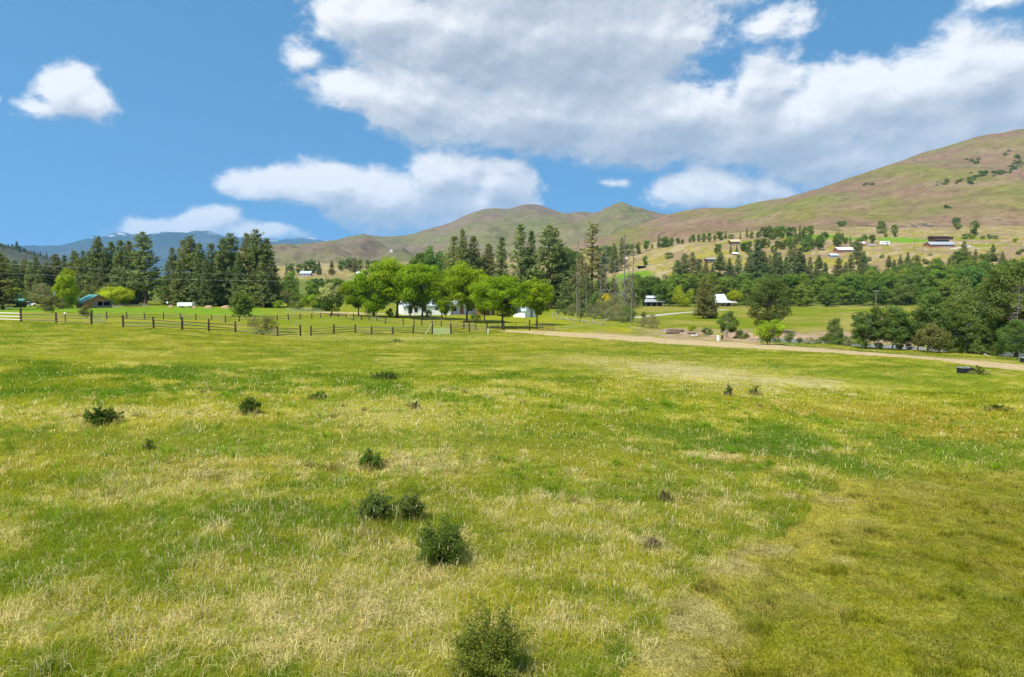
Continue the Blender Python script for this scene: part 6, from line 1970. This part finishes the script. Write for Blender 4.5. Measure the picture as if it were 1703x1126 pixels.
log('fallen_log', 'upper of two long brown logs lying beside the track', (1106, 552), (1137, 552.5), .34)
log('fallen_log', 'lower of two long brown logs lying beside the track', (1107, 555), (1130, 555.5), .26)
log('fallen_log', 'short log right of the two long logs', (1144, 555), (1157, 556), .26)
for (px, py, s, lab) in [(1111, 551, .5, 'white rock behind the left end of the logs'), (1152, 559, .3, 'pale rock left of two beside the track'), (1158, 559, .3, 'pale rock right of two beside the track'), (1228, 562, .4, 'pale rock under the scrubby bush'), (1346, 567, .5, 'pale river boulder beyond the lime bush'), (1352, 567.5, .4, 'small river boulder beside the larger one'), (1327, 568, .5, 'river boulder nearest to the lime bush')]:
    bm = bmesh.new()
    bmesh.ops.create_icosphere(bm, subdivisions=2, radius=s)
    rg = random.Random(int(px))
    for v in bm.verts:
        v.co *= rg.uniform(.78, 1.15); v.co.z *= .65
    me = bpy.data.meshes.new('rock'); bm.to_mesh(me); bm.free(); me.materials.append(M_ROCK)
    p = gp(px, py)
    tag(obj('rock', me, None, (p[0], p[1], p[2] + s * .25)), lab, 'rock')
for (px, py, w, h, mat, lab) in [(1194, 567, .32, .75, M_WHITE, 'white utility post beside the track'), (1201, 565, .24, .62, M_PLASTIC, 'black utility post right of the white one')]:
    p = gp(px, py)
    t = thing('utility_post', lab, 'post', tuple(p))
    part('shaft', mat, t, box((0, 0, h / 2 - .05), (w, w * .8, h + .1)))
    part('cap', mat, t, frustum(w * .56, w * .3, h, h + .1, 0))
p = gp(1208, 562)
t = thing('meter_post', 'pair of grey posts with a meter box under the small leafy tree', 'post', tuple(p))
for q in (-.14, .14):
    part('post', M_GREYB, t, box((q, 0, .45), (.09, .09, 1.1)))
part('meter_box', M_TIND, t, box((0, -.08, .85), (.36, .12, .3)))

# planter box by the track
p = gp(1604, 620)
t = thing('planter_box', 'black planter box with pale rim at the edge of the track', 'planter', tuple(p), .05)
t.scale = (.82, .82, .9)
for (cx, cy, sx, sy) in ((0, -.35, 1.0, .05), (0, .35, 1.0, .05), (-.5, 0, .05, .75), (.5, 0, .05, .75)):
    part('side_panel', M_PLASTIC, t, box((cx, cy, .22), (sx, sy, .5)))
for (cx, cy, sx, sy) in ((0, -.36, 1.1, .07), (0, .36, 1.1, .07), (-.52, 0, .07, .65), (.52, 0, .07, .65)):
    part('rim', M_TIND, t, box((cx, cy, .49), (sx, sy, .05)))
part('soil', M_HAY, t, box((0, 0, .36), (.9, .62, .05)))
p = gp(1703, 604)
t = thing('planter_box', 'dark box cut by the right edge of the view', 'planter', tuple(p), .05)
part('side_panel', M_PLASTIC, t, box((0, 0, .2), (.5, .5, .5)))
part('rim', M_TIND, t, box((0, 0, .47), (.56, .56, .05)))
p = gp(1641, 592.5)
o_ = tag(part('pale_board', M_WHITE, None, box((0, 0, .12), (.75, .12, .05), ry=.45)), 'pale board lying in the grass before the river trees', 'board')
o_.location = tuple(p)


# ---- utility poles and wires
def upole(px, Y, top, label, arm=True):
    x = X_at(px, Y); z = gz(x, Y); H = Z_at(px, top, Y) - z
    t = thing('utility_pole', label, 'pole', (x, Y, z))
    part('shaft', M_LOG, t, pole([0, 0, -.3], [0, 0, H], .17, .11, 9))
    if arm:
        part('crossarm', M_GREYB, t, box((0, -.15, H - .5), (2.2, .1, .13)))
        for q in (-.95, -.35, .35, .95):
            part('insulator', M_WHITE, t, pole([q, -.15, H - .44], [q, -.15, H - .22], .05, .03, 8))
    return np.array([x, Y, z + H])


tA = upole(543, 196, 456, 'utility pole rising behind the blossoming tree', False)
tB = upole(1242, 252, 487, 'brown utility pole in the field right of the white farmhouse', False)
tC = upole(1457, 250, 482, 'utility pole with crossarm before the wood', True)
upole(1188, 545, 397, 'thin pole beside the brown cabin', False)
for (px, Y, top, lab) in [(1516, 470, 400, 'left of two thin poles before the brown lodge'), (1530, 470, 402, 'right of two thin poles before the brown lodge'), (1692, 470, 399, 'thin pole on the dry bank at the right edge')]:
    upole(px, Y, top, lab, False)
for (z0, yp, lab) in [(tA[2] - .6, 432, 'upper pale power line crossing before the left pines'), (tA[2] - 2.0, 452, 'lower pale power line crossing before the left pines')]:
    a = np.array([X_at(-260, 150), 150, Z_at(-260, yp - 12, 150)]); b = np.array([tA[0], tA[1], z0])
    tt = np.linspace(0, 1, 24)
    path = a + (b - a) * tt[:, None]; path[:, 2] -= 4 * .9 * tt * (1 - tt)
    v, f = tube(path, np.full(24, .012), 5)
    tag(part('power_line', M_WIRE, None, (v, [list(map(int, q)) for q in f[:-1]])), lab, 'wire')

# ---- farm buildings across the river
r, L = house_root('farm_shed', 'dark farm shed with grey two tiered roof before the wood', 1072, 1104, 262, 262, 'shed')
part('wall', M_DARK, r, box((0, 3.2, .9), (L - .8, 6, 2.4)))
part('lower_roof', M_TIND, r, slab([(-L / 2 - .3, -.6, 1.75), (L / 2 + .3, -.6, 1.75), (L / 2 - .7, 2.2, 2.9), (-L / 2 + .8, 2.2, 2.9)], .12))
part('clerestory', M_BROWN, r, box((0, 3.2, 2.9), (L - 2.2, 2.0, .9)))
part('upper_roof', M_TINW, r, slab([(-L / 2 + 1.1, 1.7, 3.3), (L / 2 - .9, 1.7, 3.3), (L / 2 - 1.1, 3.3, 4.0), (-L / 2 + 1.3, 3.3, 4.0)], .12))
part('upper_roof', M_TINW, r, slab([(L / 2 - .9, 4.9, 3.3), (-L / 2 + 1.1, 4.9, 3.3), (-L / 2 + 1.3, 3.303, 4.0), (L / 2 - 1.1, 3.303, 4.0)], .12))
for q in (-.42, -.15, .15, .42):
    part('post', M_GREYB, r, box((q * L, -.2, .8), (.16, .16, 2.1)))
r, L = house_root('farm_house', 'white roofed farmhouse half hidden by the lone dark pine', 1184, 1222, 268, 268)
part('wall', M_BROWN, r, box((-.6, 3.2, 1.0), (L - 2, 6, 2.9)))
part('main_roof', M_TINW, r, slab([(-L / 2 + .6, -.4, 2.3), (L / 2 - 3, -.4, 2.3), (L / 2 - 3.2, 3.2, 4.6), (-L / 2 + 1.8, 3.2, 4.6)], .14))
part('main_roof', M_TINW, r, slab([(L / 2 - 3, 6.8, 2.3), (-L / 2 + .6, 6.8, 2.3), (-L / 2 + 1.8, 3.203, 4.6), (L / 2 - 3.2, 3.203, 4.6)], .14))
part('lower_roof', M_TINW, r, slab([(-L / 2 - .6, -2.2, 1.5), (L / 2 - 1.5, -2.2, 1.5), (L / 2 - 2.5, -.5, 2.2), (-L / 2 + .3, -.5, 2.2)], .12))
part('side_roof', M_PINKROOF, r, slab([(L / 2 - 2.8, -1.0, 1.55), (L / 2 + 1.0, -1.0, 1.45), (L / 2 + 1.0, 3, 1.75), (L / 2 - 2.8, 3, 1.9)], .12))
window(r, M_GLASS, (0.5, .17, 1.0), 1.6, 1.2)
window(r, M_GLASS, (-2.2, .17, 1.0), 1.2, 1.2)
for q in (-.45, 0, .3):
    part('porch_post', M_GREYB, r, box((q * L, -2.0, .5), (.14, .14, 2.0)))


# ---- houses of the terrace and beyond
def small_house(name, label, pl, pr, Y, hw, hr, W, wall, roof, nwin=3, cat='house', chim=False, deck=False):
    r, L = house_root(name, label, pl, pr, Y, Y, cat)
    gable_house(r, L, W, hw, hr, wall, roof, .5, .16)
    for k in range(nwin):
        window(r, M_GLASS, (L * ((k + .5) / nwin - .5), -.02, hw * .55), L / nwin * .42, hw * .38)
    if chim: part('chimney', M_BRICK, r, box((L * .2, W * .6, hr), (.8, .8, 1.6)))
    return r, L


small_house('brown_cabin', 'dark brown cabin with tan roof at the top of the terrace', 1213, 1228, 548, 2.6, 4.2, 6, M_BROWN, M_TANROOF, 3)
small_house('brick_house', 'small rust red brick house on the dry slope', 1154, 1166, 480, 2.6, 3.6, 6, M_BRICK, M_BROWN, 2)
small_house('flat_roof_house', 'brown house with low grey green roof right of the brick house', 1174, 1194, 478, 2.9, 3.6, 6, M_BROWN, M_TIND, 3)
r, L = house_root('open_shed', 'dark open shed with flat roof on the mown terrace', 1059, 1073, 490, 490, 'shed')
part('roof', M_BROWN, r, box((0, 1.5, 2.35), (L + .8, 4.2, .2)))
part('back_wall', M_DARK, r, box((0, 3.2, 1.0), (L, .15, 2.5)))  # shade inside the open shed is put into this near black colour
for s in (-1, 1):
    part('side_wall', M_TANROOF, r, box((s * (L / 2 - .1), 1.5, .9), (.2, 3.4, 2.6)))
small_house('white_shed', 'tiny white roofed shed beside the two small spruces', 1217, 1225, 490, 1.5, 2.2, 3, M_BOARD, M_TINW, 1, 'shed')
small_house('ranch_house', 'long house with pinkish pale roof on the terrace', 1391, 1417, 478, 2.6, 4.4, 8, M_BRICK, M_PINKROOF, 5, chim=True)
small_house('blue_shed', 'small pale blue shed left of the long pinkish roofed house', 1379, 1391, 462, 1.7, 2.6, 4, M_TIND, M_TINB, 2, 'shed')
small_house('brick_cottage', 'small brick cottage half hidden by the terrace pine', 1425, 1435, 500, 2.3, 3.6, 5, M_BOARD, M_PINKROOF, 1)
r, L = house_root('brown_lodge', 'two storey dark brown lodge with balconies on the right terrace', 1549, 1573, 512, 512, 'lodge')
r.location.z = max(r.location.z, Z_at(1560, 409, 512))
part('foundation', M_GREYB, r, box((0, 4, -2.5), (L - .4, 7.6, 4.0)))
part('wall', M_BROWN, r, box((0, 4, 2.2), (L, 8, 5.6)))
part('roof', M_BROWN, r, slab([(-L / 2 - .8, -1.6, 5.1), (L / 2 + 4.4, -1.6, 5.1), (L / 2 + 4.4, 8.6, 5.6), (-L / 2 - .8, 8.6, 5.6)], .3))
for z in (.1, 2.6):
    b_ = part('balcony', M_BOARD, r, box((0, -.8, z), (L + .4, 1.6, .18)))
    part('railing', M_BROWN, b_, box((0, -1.55, z + .6), (L + .4, .08, .7)))
for z in (1.2, 3.7):
    for k in range(5):
        window(r, M_GLASS, (L * ((k + .5) / 5 - .5), -.02, z + .2), L / 8, 1.3, M_TANROOF)
part('side_wing', M_BROWN, r, box((L / 2 + 2.0, 4, 3.8), (3.9, 5, 1.6)))
small_house('long_barn', 'long low barn with pale grey roof in front of the brown lodge', 1543, 1583, 486, 2.2, 4.2, 8, M_BRICK, M_TIND, 4, 'barn')
small_house('grey_house', 'grey roofed house far off behind the second pine clump', 500, 517, 560, 2.4, 4.0, 7, M_TIND, M_TINB, 3)
small_house('white_cottage', 'white roofed cottage far off above the leftmost maple', 594, 603, 560, 1.8, 3.0, 5, M_BOARD, M_TINW, 1)
small_house('white_barn', 'flat white roofed barn far off between the dead trees', 1006, 1017, 560, 2.4, 3.0, 6, M_BROWN, M_TINW, 2, 'barn')
small_house('pale_house', 'pale roofed house right of the tallest dead tree', 1033, 1042, 560, 2.4, 3.4, 6, M_BROWN, M_PINKROOF, 2)
x, Y, z = hill_point('middle_hills', 652.5, 419)
t = thing('hill_house', 'tiny white house alone on the middle hill', 'house', (x, Y, z))
part('wall', M_WHITE, t, box((0, 0, 1.0), (6.5, 6, 4.0)))
part('roof', M_TINW, t, frustum(4.2, 1.5, 3.0, 4.6, 0))
